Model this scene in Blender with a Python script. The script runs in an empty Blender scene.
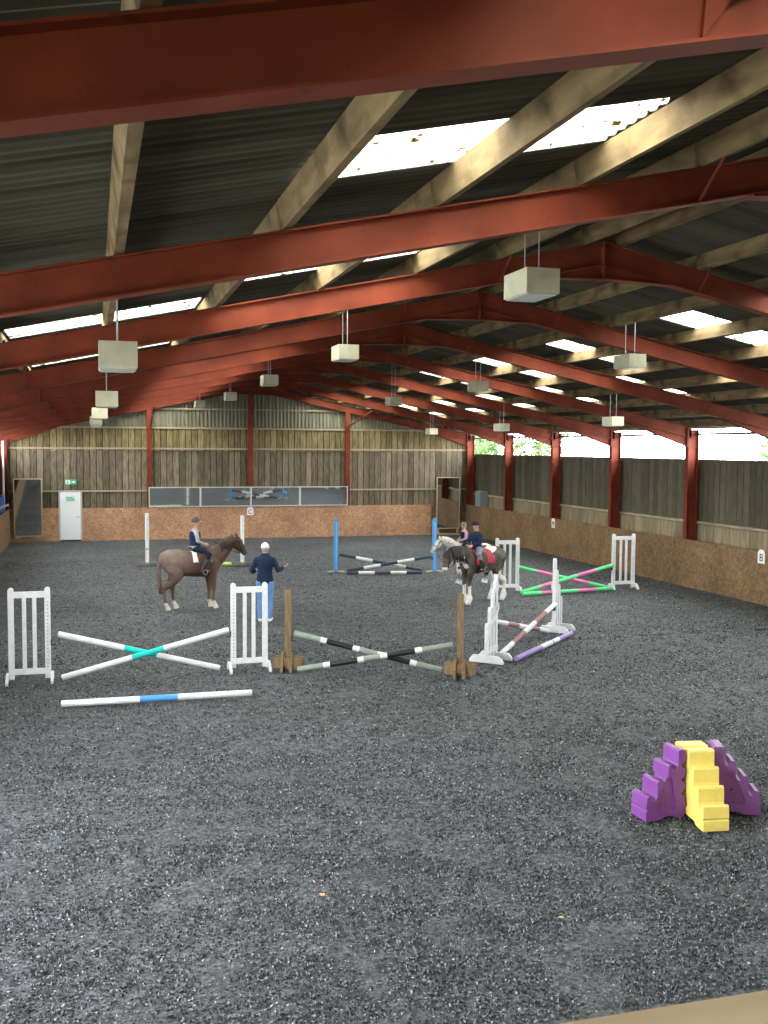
import bpy, bmesh, math, random
from mathutils import Vector, Matrix
random.seed(7)
SC = bpy.context.scene
C = SC.collection
PI = math.pi

# ---------------------------------------------------------------- camera
def camera():
    f, yaw, pit, rol = 1021.485, 0.2762, 0.0632, 0.0062
    fw = Vector((math.sin(yaw)*math.cos(pit), math.cos(yaw)*math.cos(pit), -math.sin(pit)))
    r = Vector((math.cos(yaw), -math.sin(yaw), 0)); u = r.cross(fw)
    c, s = math.cos(rol), math.sin(rol)
    r2 = c*r + s*u; u2 = -s*r + c*u
    cd = bpy.data.cameras.new('camera'); co = bpy.data.objects.new('camera', cd); C.objects.link(co)
    cd.sensor_fit = 'VERTICAL'; cd.sensor_height = 24; cd.lens = f/1024*24
    cd.clip_start = 0.05; cd.clip_end = 500
    m = Matrix((r2, u2, -fw)).transposed().to_4x4(); m.translation = (0, 0, 3.9)
    co.matrix_world = m
    SC.camera = co
camera()

# ---------------------------------------------------------------- sky and exposure
SKY = 13.0
w = bpy.data.worlds.new('overcast_sky'); SC.world = w; w.use_nodes = True
nt = w.node_tree; nt.nodes.clear()
bg = nt.nodes.new('ShaderNodeBackground'); wo = nt.nodes.new('ShaderNodeOutputWorld')
bg.inputs[0].default_value = (0.93, 0.97, 1.0, 1); bg.inputs[1].default_value = SKY
nt.links.new(bg.outputs[0], wo.inputs[0])
w.cycles.sampling_method = 'AUTOMATIC'
vs = SC.view_settings
vs.view_transform = 'Standard'; vs.look = 'None'; vs.gamma = 1; vs.use_curve_mapping = False
vs.exposure = 1.08
SC.cycles.use_denoising = True
SC.cycles.diffuse_bounces = 6
SC.cycles.max_bounces = 10
SC.cycles.transparent_max_bounces = 8
SC.cycles.sample_clamp_indirect = 8

# ---------------------------------------------------------------- building constants (metres)
RX = 6.47                        # ridge line
SL = 0.21                        # roof slope
BAY = 4.496
FY = [43.84 - (9-k)*BAY for k in range(-1, 10)]   # frame positions, near to far
FY[1] += .13
Y0, Y1 = -1.12, 43.84
RB, RT, SH = 4.95, 5.25, 5.47    # rafter bottom / top / sheet height where x = 0
def zroof(x, a): return a + SL*(RX - abs(x-RX))

# ---------------------------------------------------------------- materials
def lin(c):
    return tuple(((v/255)/12.92 if v/255 <= .04045 else ((v/255+.055)/1.055)**2.4) for v in c) + (1,)
MATS = {}
def mat(name, c1, c2=None, scale=6, rough=.7, stretch=(1, 1, 1), bump=0, bscale=None, spec=.3, detail=5,
        rand=0, coords='Object', metal=0, dirt=None, attr=None, contrast=(.35, .65), coat=0):
    if name in MATS: return MATS[name]
    m = bpy.data.materials.new(name); m.use_nodes = True; MATS[name] = m
    n = m.node_tree.nodes; L = m.node_tree.links; p = n['Principled BSDF']
    p.inputs['Roughness'].default_value = rough; p.inputs['Metallic'].default_value = metal
    p.inputs['Specular IOR Level'].default_value = spec
    tc = n.new('ShaderNodeTexCoord'); mp = n.new('ShaderNodeMapping'); mp.inputs['Scale'].default_value = stretch
    L.new(tc.outputs[coords], mp.inputs[0])
    vec = mp.outputs[0]
    if rand:
        oi = n.new('ShaderNodeObjectInfo'); ad = n.new('ShaderNodeVectorMath'); ad.operation = 'MULTIPLY_ADD'
        cb = n.new('ShaderNodeCombineXYZ'); 
        for k in range(3): L.new(oi.outputs['Random'], cb.inputs[k])
        ad.inputs[1].default_value = (37, 53, 71); L.new(cb.outputs[0], ad.inputs[0]); L.new(mp.outputs[0], ad.inputs[2])
        vec = ad.outputs[0]
    nz = n.new('ShaderNodeTexNoise'); nz.inputs['Scale'].default_value = scale; nz.inputs['Detail'].default_value = detail
    L.new(vec, nz.inputs['Vector'])
    col = None
    c1 = tuple(c1) + (1,) if len(c1) == 3 else c1
    if c2 is not None:
        c2 = tuple(c2) + (1,) if len(c2) == 3 else c2
        rp = n.new('ShaderNodeValToRGB'); e = rp.color_ramp.elements
        e[0].position, e[1].position = contrast; e[0].color, e[1].color = c1, c2
        L.new(nz.outputs['Fac'], rp.inputs[0]); col = rp.outputs[0]
    if attr:
        at = n.new('ShaderNodeAttribute'); at.attribute_name = attr
        if col is None: col = at.outputs['Color']
        else:
            mx = n.new('ShaderNodeMix'); mx.data_type = 'RGBA'; mx.blend_type = 'MULTIPLY'; mx.inputs[0].default_value = 1
            L.new(at.outputs['Color'], mx.inputs[6]); L.new(col, mx.inputs[7]); col = mx.outputs[2]
    if rand and col is not None:
        hs = n.new('ShaderNodeHueSaturation'); mr = n.new('ShaderNodeMapRange')
        mr.inputs[3].default_value = 1-rand; mr.inputs[4].default_value = 1+rand
        L.new(oi.outputs['Random'], mr.inputs[0]); L.new(mr.outputs[0], hs.inputs['Value']); L.new(col, hs.inputs['Color']); col = hs.outputs[0]
    if dirt:
        d1, ds, lo, hi = dirt
        n2 = n.new('ShaderNodeTexNoise'); n2.inputs['Scale'].default_value = ds; n2.inputs['Detail'].default_value = 6
        L.new(tc.outputs[coords], n2.inputs['Vector'])
        r2 = n.new('ShaderNodeMapRange'); r2.inputs[1].default_value = lo; r2.inputs[2].default_value = hi
        L.new(n2.outputs['Fac'], r2.inputs[0])
        mx = n.new('ShaderNodeMix'); mx.data_type = 'RGBA'
        L.new(r2.outputs[0], mx.inputs[0])
        if col is not None: L.new(col, mx.inputs[6])
        else: mx.inputs[6].default_value = c1
        mx.inputs[7].default_value = tuple(d1)+(1,); col = mx.outputs[2]
    if col is not None: L.new(col, p.inputs['Base Color'])
    else: p.inputs['Base Color'].default_value = c1
    if bump:
        b = n.new('ShaderNodeBump'); b.inputs['Strength'].default_value = bump; b.inputs['Distance'].default_value = .02
        if bscale:
            n3 = n.new('ShaderNodeTexNoise'); n3.inputs['Scale'].default_value = bscale; n3.inputs['Detail'].default_value = 4
            L.new(vec, n3.inputs['Vector']); L.new(n3.outputs['Fac'], b.inputs['Height'])
        else: L.new(nz.outputs['Fac'], b.inputs['Height'])
        L.new(b.outputs[0], p.inputs['Normal'])
    return m

def osb(name, a, b, c):
    m = bpy.data.materials.new(name); m.use_nodes = True; MATS[name] = m
    n = m.node_tree.nodes; L = m.node_tree.links; p = n['Principled BSDF']; p.inputs['Roughness'].default_value = .75
    p.inputs['Specular IOR Level'].default_value = .2
    tc = n.new('ShaderNodeTexCoord'); v = n.new('ShaderNodeTexVoronoi'); v.inputs['Scale'].default_value = 16
    nz = n.new('ShaderNodeTexNoise'); nz.inputs['Scale'].default_value = 3.5; nz.inputs['Detail'].default_value = 3
    ad = n.new('ShaderNodeVectorMath'); ad.operation = 'MULTIPLY_ADD'; ad.inputs[1].default_value = (.35, .35, .35)
    L.new(tc.outputs['Object'], nz.inputs['Vector']); L.new(nz.outputs['Color'], ad.inputs[0]); L.new(tc.outputs['Object'], ad.inputs[2])
    L.new(ad.outputs[0], v.inputs['Vector'])
    rp = n.new('ShaderNodeValToRGB'); rp.color_ramp.elements.new(.5)
    for e, q in zip(rp.color_ramp.elements, (a, b, c)): e.color = tuple(q)+(1,)
    sp = n.new('ShaderNodeSeparateColor'); L.new(v.outputs['Color'], sp.inputs[0]); L.new(sp.outputs[0], rp.inputs[0])
    n2 = n.new('ShaderNodeTexNoise'); n2.inputs['Scale'].default_value = .9; n2.inputs['Detail'].default_value = 5
    L.new(tc.outputs['Object'], n2.inputs['Vector'])
    mr = n.new('ShaderNodeMapRange'); mr.inputs[1].default_value = .3; mr.inputs[2].default_value = .7; mr.inputs[3].default_value = .78; mr.inputs[4].default_value = 1.15
    L.new(n2.outputs['Fac'], mr.inputs[0])
    hs = n.new('ShaderNodeHueSaturation'); L.new(rp.outputs[0], hs.inputs['Color']); L.new(mr.outputs[0], hs.inputs['Value'])
    L.new(hs.outputs[0], p.inputs['Base Color'])
    return m

RED = mat('red_oxide_paint', (.200, .039, .018), (.132, .026, .014), scale=2.2, rough=.6, bump=.03, dirt=((.055, .022, .014), 9, .62, .8), spec=.15)
SHEET = mat('fibre_cement', (.098, .092, .070), (.056, .053, .041), scale=1.1, stretch=(.4, 3, 1), rough=.9, bump=.1, bscale=60, spec=.1)
PURLIN = mat('purlin_timber', (.235, .165, .088), (.115, .08, .045), scale=3, stretch=(3, .5, 3), rough=.85, rand=.12, dirt=((.055, .038, .022), 2.2, .5, .75), spec=.1, contrast=(.3, .7))
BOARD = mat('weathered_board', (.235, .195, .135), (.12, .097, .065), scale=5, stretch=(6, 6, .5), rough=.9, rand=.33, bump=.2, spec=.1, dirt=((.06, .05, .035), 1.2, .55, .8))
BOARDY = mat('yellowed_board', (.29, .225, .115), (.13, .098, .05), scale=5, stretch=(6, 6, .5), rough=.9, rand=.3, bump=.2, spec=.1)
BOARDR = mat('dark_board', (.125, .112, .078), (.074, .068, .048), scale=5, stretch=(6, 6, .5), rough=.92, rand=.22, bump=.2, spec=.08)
LOWB = mat('pale_board', (.30, .25, .16), (.20, .16, .10), scale=3, stretch=(4, 4, .6), rough=.9, rand=.2, spec=.1)
RAIL = mat('rail_timber', (.40, .34, .25), (.27, .225, .16), scale=4, stretch=(4, .6, 4), rough=.85, rand=.1)
CLAD = mat('steel_cladding', (.22, .205, .15), (.15, .142, .105), scale=2, rough=.6, stretch=(2, 2, .4), spec=.3)
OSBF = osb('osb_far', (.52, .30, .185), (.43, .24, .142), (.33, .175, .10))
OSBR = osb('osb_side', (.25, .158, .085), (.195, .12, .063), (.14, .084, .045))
WHITE = mat('white_paint', (.70, .70, .72), (.61, .61, .62), scale=8, rough=.5, dirt=((.45, .42, .36), 14, .64, .82))
WHITEP = mat('white_plastic', (.80, .80, .80), rough=.35)
CREAM = mat('lamp_cream', (.50, .47, .35), (.42, .40, .30), scale=6, rough=.6)
LAMPU = mat('lamp_lens', (.40, .40, .38), rough=.3)
WOODP = mat('jump_timber', (.23, .155, .082), (.145, .098, .052), scale=4, stretch=(5, 5, .8), rough=.85, rand=.1)
STEELG = mat('galvanised', (.35, .36, .37), rough=.45, metal=.8)
BLACK = mat('black_plastic', (.015, .015, .017), rough=.5)
LEDGE = mat('ledge_board', (.235, .175, .105), (.18, .13, .078), scale=2, stretch=(.6, 5, 1), rough=.6)

m = bpy.data.materials.new('roof_light_sheet'); m.use_nodes = True; MATS['roof_light_sheet'] = m
n = m.node_tree.nodes; L = m.node_tree.links; n.clear()
o_ = n.new('ShaderNodeOutputMaterial'); tr = n.new('ShaderNodeBsdfTransparent'); tl = n.new('ShaderNodeBsdfTranslucent'); mx = n.new('ShaderNodeMixShader')
tc = n.new('ShaderNodeTexCoord'); nz = n.new('ShaderNodeTexNoise'); nz.inputs['Scale'].default_value = 9; nz.inputs['Detail'].default_value = 3
L.new(tc.outputs['Object'], nz.inputs['Vector']); rp = n.new('ShaderNodeValToRGB'); e = rp.color_ramp.elements
e[0].position = .33; e[0].color = (.12, .09, .03, 1); e[1].position = .40; e[1].color = (.80, .80, .74, 1)
L.new(nz.outputs['Fac'], rp.inputs[0]); L.new(rp.outputs[0], tr.inputs[0]); L.new(rp.outputs[0], tl.inputs[0])
mx.inputs[0].default_value = .12; L.new(tr.outputs[0], mx.inputs[1]); L.new(tl.outputs[0], mx.inputs[2]); L.new(mx.outputs[0], o_.inputs[0])
SKYL = m

# ---------------------------------------------------------------- mesh helpers
class MB:
    def __init__(s): s.v = []; s.f = []; s.m = []
    def add(s, v, f, mi=0):
        b = len(s.v); s.v += [tuple(x) for x in v]; s.f += [tuple(b+i for i in q) for q in f]; s.m += [mi]*len(f); return s
    def box(s, lo, hi, mi=0, M=None):
        (a, b, c), (d, e, f) = lo, hi
        v = [Vector(p) for p in ((a,b,c),(d,b,c),(d,e,c),(a,e,c),(a,b,f),(d,b,f),(d,e,f),(a,e,f))]
        if M is not None: v = [M @ p for p in v]
        return s.add(v, [(3,2,1,0),(4,5,6,7),(0,1,5,4),(1,2,6,5),(2,3,7,6),(3,0,4,7)], mi)
    def prism(s, prof, ax0, ax1, org, ext, mi=0):
        """closed 2D profile (u, v) on axes ax0, ax1 at org, swept by vector ext"""
        ax0, ax1, org, ext = map(Vector, (ax0, ax1, org, ext))
        a = [org + ax0*u + ax1*v for u, v in prof]; b = [p+ext for p in a]; n = len(a)
        fs = [(i, (i+1) % n, n+(i+1) % n, n+i) for i in range(n)]
        return s.add(a+b, fs + [tuple(range(n-1, -1, -1)), tuple(range(n, 2*n))], mi)
    def tube(s, pts, lat=(0, 1, 0), n=12, mi=0, caps=True):
        """pts: (pos, a, b) elliptical rings along a path; a is the half width along lat"""
        P = [Vector(p[0]) for p in pts]; rings = []
        for i, (p, a, b) in enumerate(pts):
            t = (P[min(i+1, len(P)-1)] - P[max(i-1, 0)]).normalized()
            l = Vector(lat); l = (l - t*l.dot(t))
            if l.length < 1e-4: l = t.orthogonal()
            l.normalize(); q = t.cross(l)
            rings.append([P[i] + l*(a*math.cos(2*PI*k/n)) + q*(b*math.sin(2*PI*k/n)) for k in range(n)])
        v = [x for r in rings for x in r]; f = []
        for i in range(len(rings)-1):
            for k in range(n): f.append((i*n+k, i*n+(k+1) % n, (i+1)*n+(k+1) % n, (i+1)*n+k))
        if caps: f += [tuple(range(n-1, -1, -1)), tuple(range((len(rings)-1)*n, len(rings)*n))]
        return s.add(v, f, mi)
    def cyl(s, p0, p1, r0, r1=None, n=12, mi=0):
        r1 = r0 if r1 is None else r1
        d = (Vector(p1)-Vector(p0)); l = d.orthogonal()
        return s.tube([(p0, r0, r0), (p1, r1, r1)], lat=l, n=n, mi=mi)
    def ell(s, c, r, n=12, mi=0, R=None):
        v = []; f = []; c = Vector(c); k = n//2
        for i in range(1, k):
            t = PI*i/k
            for j in range(n):
                p = Vector((r[0]*math.sin(t)*math.cos(2*PI*j/n), r[1]*math.sin(t)*math.sin(2*PI*j/n), r[2]*math.cos(t)))
                v.append(c + (R @ p if R else p))
        p = Vector((0, 0, r[2])); v.append(c + (R @ p if R else p)); v.append(c - (R @ p if R else p)); T = len(v)-2
        for i in range(k-2):
            for j in range(n): f.append((i*n+j, (i+1)*n+j, (i+1)*n+(j+1) % n, i*n+(j+1) % n))
        for j in range(n):
            f.append((T, j, (j+1) % n)); b = (k-2)*n; f.append((b+(j+1) % n, b+j, T+1))
        return s.add(v, f, mi)
    def mesh(s, name, mats, smooth=False):
        me = bpy.data.meshes.new(name); me.from_pydata(s.v, [], s.f)
        for mm in (mats if isinstance(mats, (list, tuple)) else [mats]): me.materials.append(mm)
        me.polygons.foreach_set('material_index', s.m)
        if smooth: me.polygons.foreach_set('use_smooth', [True]*len(s.f))
        me.update(); return me
    def build(s, name, mats, parent=None, loc=(0, 0, 0), rz=0, smooth=False):
        return link(name, s.mesh(name, mats, smooth), parent, loc, rz)
def link(name, me, parent=None, loc=(0, 0, 0), rz=0, scale=None):
    o = bpy.data.objects.new(name, me); C.objects.link(o); o.location = loc; o.rotation_euler = (0, 0, rz)
    if scale: o.scale = scale
    o.parent = parent; return o
def tag(o, label=None, cat=None, group=None, kind=None):
    if label: o['label'] = label
    if cat: o['category'] = cat
    if group: o['group'] = group
    if kind: o['kind'] = kind
    return o
def empty(name, loc=(0, 0, 0), rz=0, scale=None):
    o = bpy.data.objects.new(name, None); C.objects.link(o); o.location = loc; o.rotation_euler = (0, 0, rz); o.empty_display_size = .2
    if scale: o.scale = (scale,)*3
    return o
def structure(name): return tag(empty(name), kind='structure')
def blob(mb, name, mats, voxel, smooth=4, colour=None):
    """fuse overlapping closed shapes into one continuous skin"""
    me = mb.mesh(name+'_raw', mats); o = bpy.data.objects.new('raw', me); C.objects.link(o)
    r = o.modifiers.new('r', 'REMESH'); r.mode = 'VOXEL'; r.voxel_size = voxel; r.use_smooth_shade = True
    if smooth:
        s = o.modifiers.new('s', 'SMOOTH'); s.factor = .5; s.iterations = smooth
    dg = bpy.context.evaluated_depsgraph_get(); dg.update()
    out = bpy.data.meshes.new_from_object(o.evaluated_get(dg), depsgraph=dg); out.name = name
    bpy.data.objects.remove(o); bpy.data.meshes.remove(me)
    out.materials.clear()
    for mm in (mats if isinstance(mats, (list, tuple)) else [mats]): out.materials.append(mm)
    out.polygons.foreach_set('use_smooth', [True]*len(out.polygons))
    out.polygons.foreach_set('material_index', [0]*len(out.polygons))
    if colour:
        ca = out.color_attributes.new('coat', 'FLOAT_COLOR', 'POINT'); buf = []
        for vt in out.vertices: buf += list(colour(vt.co)) + [1]
        ca.data.foreach_set('color', buf)
    return out

# ---------------------------------------------------------------- floor
def floor():
    import mathutils.noise as N
    mb = MB(); nx, ny = 170, 330
    xs = [-3.34 + i*(19.62)/nx for i in range(nx+1)]; ys = [1.3 + j*(42.42)/ny for j in range(ny+1)]
    for y in ys:
        for x in xs:
            z = .022*N.noise(Vector((x*1.9, y*1.9, 0))) + .016*N.noise(Vector((x*4.3, y*4.3, 3)))
            # shallow hoof track along the side walls
            d = 16.25 - x; z -= .02*math.exp(-((d-1.4)/.5)**2)
            mb.v.append((x, y, z - .025))
    for j in range(ny):
        for i in range(nx):
            a = j*(nx+1)+i; mb.f.append((a, a+1, a+nx+2, a+nx+1)); mb.m.append(0)
    m = bpy.data.materials.new('rubber_sand_surface'); m.use_nodes = True
    n = m.node_tree.nodes; L = m.node_tree.links; p = n['Principled BSDF']; p.inputs['Roughness'].default_value = .9; p.inputs['Specular IOR Level'].default_value = .25
    tc = n.new('ShaderNodeTexCoord')
    def nz(sc, det=4, rough=.6):
        k = n.new('ShaderNodeTexNoise'); k.inputs['Scale'].default_value = sc; k.inputs['Detail'].default_value = det; k.inputs['Roughness'].default_value = rough
        L.new(tc.outputs['Object'], k.inputs['Vector']); return k
    fine = nz(24, 6, .8); rp = n.new('ShaderNodeValToRGB'); e = rp.color_ramp.elements
    e[0].position = .38; e[0].color = (.022, .023, .026, 1); e[1].position = .66; e[1].color = (.165, .171, .182, 1)
    L.new(fine.outputs['Fac'], rp.inputs[0])
    mid = nz(6.5, 3, .6)
    big = nz(.33, 5); mr = n.new('ShaderNodeMapRange'); mr.inputs[1].default_value = .3; mr.inputs[2].default_value = .7; mr.inputs[3].default_value = .75; mr.inputs[4].default_value = 1.2
    L.new(big.outputs['Fac'], mr.inputs[0]); mr2 = n.new('ShaderNodeMapRange'); mr2.inputs[1].default_value = .3; mr2.inputs[2].default_value = .7; mr2.inputs[3].default_value = .62; mr2.inputs[4].default_value = 1.38
    L.new(mid.outputs['Fac'], mr2.inputs[0]); mu = n.new('ShaderNodeMath'); mu.operation = 'MULTIPLY'; L.new(mr.outputs[0], mu.inputs[0]); L.new(mr2.outputs[0], mu.inputs[1])
    hs = n.new('ShaderNodeHueSaturation'); L.new(rp.outputs[0], hs.inputs['Color']); L.new(mu.outputs[0], hs.inputs['Value'])
    sandy = nz(.5, 4); m2 = n.new('ShaderNodeMapRange'); m2.inputs[1].default_value = .6; m2.inputs[2].default_value = .82; m2.inputs[4].default_value = .45
    L.new(sandy.outputs['Fac'], m2.inputs[0]); mx = n.new('ShaderNodeMix'); mx.data_type = 'RGBA'; L.new(m2.outputs[0], mx.inputs[0]); L.new(hs.outputs[0], mx.inputs[6]); mx.inputs[7].default_value = (.095, .08, .06, 1)
    # pale fibre flecks
    v = n.new('ShaderNodeTexVoronoi'); v.inputs['Scale'].default_value = 26; L.new(tc.outputs['Object'], v.inputs['Vector'])
    lt = n.new('ShaderNodeMath'); lt.operation = 'LESS_THAN'; lt.inputs[1].default_value = .11; L.new(v.outputs['Distance'], lt.inputs[0])
    sc2 = n.new('ShaderNodeSeparateColor'); L.new(v.outputs['Color'], sc2.inputs[0]); gt = n.new('ShaderNodeMath'); gt.operation = 'GREATER_THAN'; gt.inputs[1].default_value = .93; L.new(sc2.outputs[0], gt.inputs[0])
    ml = n.new('ShaderNodeMath'); ml.operation = 'MULTIPLY'; L.new(lt.outputs[0], ml.inputs[0]); L.new(gt.outputs[0], ml.inputs[1])
    mx2 = n.new('ShaderNodeMix'); mx2.data_type = 'RGBA'; L.new(ml.outputs[0], mx2.inputs[0]); L.new(mx.outputs[2], mx2.inputs[6]); mx2.inputs[7].default_value = (.5, .5, .48, 1)
    L.new(mx2.outputs[2], p.inputs['Base Color'])
    b = n.new('ShaderNodeBump'); b.inputs['Strength'].default_value = 1; b.inputs['Distance'].default_value = .035; L.new(fine.outputs['Fac'], b.inputs['Height']); L.new(b.outputs[0], p.inputs['Normal'])
    o = mb.build('floor', m, smooth=True); tag(o, kind='structure')
    # loose rubber and fibre crumb lying on the nearer half of the surface
    rnd = random.Random(11); ch = MB(); cols = []
    pal = [(.022, .023, .026)]*9 + [(.06, .063, .068)]*8 + [(.14, .147, .158)]*10 + [(.23, .24, .26)]*5 + [(.38, .39, .40)]
    def scatter(y0, y1, dens, s0, s1):
        for _ in range(int((y1-y0)*(y1-y0)*0 + dens*(y1-y0))):
            y = y0 + (y1-y0)*(rnd.random()**2 if y0 > 18 else rnd.random()); x = rnd.uniform(max(-3.2, -.16*y), min(16.1, .78*y+.6))
            a = rnd.uniform(0, 2*PI); q = rnd.uniform(s0, s1); t = Vector((math.cos(a), math.sin(a), rnd.uniform(-.45, .45)))*q; u = Vector((-math.sin(a), math.cos(a), rnd.uniform(-.5, .5)))*q*rnd.uniform(.35, .8)
            c = Vector((x, y, -.018+rnd.uniform(-.004, .012))); k = rnd.choice(pal)
            ch.v += [tuple(c-t), tuple(c+u*.8-t*.2), tuple(c+t), tuple(c-u), tuple(c+Vector((0, 0, -.02)))]
            b = len(ch.v)-5; ch.f += [(b, b+3, b+2, b+1), (b, b+4, b+3), (b+3, b+4, b+2), (b+2, b+4, b+1), (b+1, b+4, b)]; ch.m += [0]*5; cols.extend([k]*5)
    scatter(6.2, 9, 12000, .006, .015); scatter(9, 13, 9000, .007, .018); scatter(13, 19, 4500, .009, .022); scatter(19, 36, 1400, .011, .026)
    me = ch.mesh('surface_crumb', mat('crumb', (1, 1, 1), (.9, .9, .9), rough=.85, spec=.2, attr='coat'))
    ca = me.color_attributes.new('coat', 'FLOAT_COLOR', 'POINT'); ca.data.foreach_set('color', [w for k in cols for w in (k+(1,))])
    tag(link('surface_crumb', me, o), kind='stuff')
floor()

# ---------------------------------------------------------------- outside ground
mb = MB(); mb.box((-90, -60, -.3), (140, 160, -.12))
tag(mb.build('ground', mat('pale_yard', (.42, .43, .40), (.34, .36, .31), scale=.4, rough=.95)), kind='structure')

# ---------------------------------------------------------------- steel portal frames
def section(mb, p0, p1, y, w, d0, d1):
    """I-section between p0 and p1 (x, z of the top face); d0, d1 vertical depth at the ends"""
    t = .014
    for (a0, a1) in ((0, t), (None, None)):
        pass
    def quadbar(za0, za1, zb0, zb1, hw):
        (x0, x1) = (p0[0], p1[0])
        v = [(x0,y-hw,zb0),(x0,y+hw,zb0),(x0,y+hw,za0),(x0,y-hw,za0),(x1,y-hw,zb1),(x1,y+hw,zb1),(x1,y+hw,za1),(x1,y-hw,za1)]
        mb.add(v, [(0,1,2,3),(7,6,5,4),(0,4,5,1),(1,5,6,2),(2,6,7,3),(3,7,4,0)])
    quadbar(p0[1], p1[1], p0[1]-t, p1[1]-t, w/2)
    quadbar(p0[1]-d0+t, p1[1]-d1+t, p0[1]-d0, p1[1]-d1, w/2)
    quadbar(p0[1]-t, p1[1]-t, p0[1]-d0+t, p1[1]-d1+t, .006)
ORD = ['over the spectator gallery', 'directly in front of the spectator gallery', 'second in front of the spectator gallery', 'third in front of the spectator gallery', 'fourth in front of the spectator gallery',
       'fifth from the far gable wall', 'fourth from the far gable wall', 'third from the far gable wall', 'second from the far gable wall', 'nearest the far gable wall', 'set in the far gable wall']
def frame(i, y):
    root = empty('portal_frame', (RX, y, 0))
    tag(root, 'red steel portal frame ' + ORD[i], 'steel frame', 'red portal frames along the arena')
    D = RT-RB
    def zt(o): return RT + SL*(RX-o)          # top of rafter at offset o from the ridge
    for s in (-1, 1):
        mb = MB(); section(mb, (s*.012, zt(.012)), (s*10.0, zt(10.0)), 0, .17, D, D); mb.build('rafter', RED, root)
        mb = MB()   # eaves haunch: tapered web and bottom flange welded below the rafter
        o0, o1 = 7.95, 9.84
        z0, z1 = zt(o0)-D, zt(o1)-D; zb = 3.99
        hw = .08
        for lo0, lo1, hi0, hi1, h in ((z0-.02, zb-.0, z0-.004, zb+.016, hw), (z0-.012, zb+.01, z0-.0, z1, .006)):
            v = [(s*o0,-h,lo0),(s*o0,h,lo0),(s*o0,h,hi0),(s*o0,-h,hi0),(s*o1,-h,lo1),(s*o1,h,lo1),(s*o1,h,hi1),(s*o1,-h,hi1)]
            mb.add(v, [(0,1,2,3),(7,6,5,4),(0,4,5,1),(1,5,6,2),(2,6,7,3),(3,7,4,0)])
        mb.build('eaves_haunch', RED, root)
        mb = MB(); zc = zt(10.2)-.005     # column
        mb.box((s*9.86, -.09, -.1), (s*9.875, .09, 4.5)); mb.box((s*10.185, -.09, -.1), (s*10.2, .09, zc)); mb.box((s*9.875, -.006, -.1), (s*10.185, .006, zc+.0))
        mb.box((s*9.83, -.085, 3.97), (s*9.86, .085, zt(9.83)-.02))
        for z in (3.99, zt(10.0)-D): mb.box((min(s*9.875, s*10.185), -.088, z-.006), (max(s*9.875, s*10.185), .088, z+.006))
        mb.build('column', RED, root)
        mb = MB()   # apex haunch half
        za, zb_ = zt(0)-D, 6.125
        o1 = .95
        for lo0, lo1, hi0, hi1, h in ((zb_, zt(o1)-D-.015, zb_+.014, zt(o1)-D, .085), (zb_+.01, zt(o1)-D-.01, za, zt(o1)-D, .006)):
            v = [(s*.012,-h,lo0),(s*.012,h,lo0),(s*.012,h,hi0),(s*.012,-h,hi0),(s*o1,-h,lo1),(s*o1,h,lo1),(s*o1,h,hi1),(s*o1,-h,hi1)]
            mb.add(v, [(0,1,2,3),(7,6,5,4),(0,4,5,1),(1,5,6,2),(2,6,7,3),(3,7,4,0)])
        mb.build('apex_haunch', RED, root)
        for o in (1.45, 7.5):
            for d in (-1, 1):
                if (i == 0 and d < 0) or (i == 10): continue
                mb = MB(); mb.cyl((s*o, d*.03, zt(o)-D+.02), (s*(o-.03), d*.42, zt(o)+.08), .016, n=6); mb.build('fly_brace', RED, root)
    mb = MB(); mb.box((-.012, -.095, 6.105), (.012, .095, zt(0)+.015)); 
    for z in (6.2, 6.32, 6.45, 6.56):
        for yy in (-.05, .05): mb.cyl((-.035, yy, z), (.035, yy, z), .014, n=6)
    mb.build('apex_plate', RED, root)
    if i == 1:     # bolted bracket on the web near the ridge, seen overhead from the gallery
        zz = zt(4.25)
        mb = MB(); mb.prism([(-.17, -.27), (.02, -.03), (-.15, -.03)], (1, 0, 0), (0, 0, 1), (-4.08, -.03, zz), (0, .022, 0))
        mb.build('gusset', RED, root)
        mb = MB(); mb.cyl((-4.21, -.06, zz-.06), (-4.21, -.02, zz-.06), .02, n=6); mb.cyl((-4.13, -.06, zz-.05), (-4.13, -.02, zz-.06), .02, n=6)
        mb.cyl((-4.15, -.05, zz-.1), (-4.0, -.05, zz-.02), .03, n=8)
        mb.build('bolt', STEELG, root)
    if i == 10:    # gable posts
        for x in (2.21, 6.45, 10.73):
            mb = MB(); zc = zroof(x, RB)
            mb.box((x-RX-.1, -.1, -.1), (x-RX+.1, -.086, zc)); mb.box((x-RX-.1, .086, -.1), (x-RX+.1, .1, zc)); mb.box((x-RX-.006, -.086, -.1), (x-RX+.006, .086, zc))
            mb.build('gable_post', RED, root)
        for s in (-1, 1):
            mb = MB(); mb.cyl((s*4.2, -.12, 4.75), ((5.15 if s > 0 else -4.12), -1.3, 5.52), .035, n=6); mb.build('brace', RED, root)
    return root
for i, y in enumerate(FY):
    if i > 0: frame(i, y)

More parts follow.
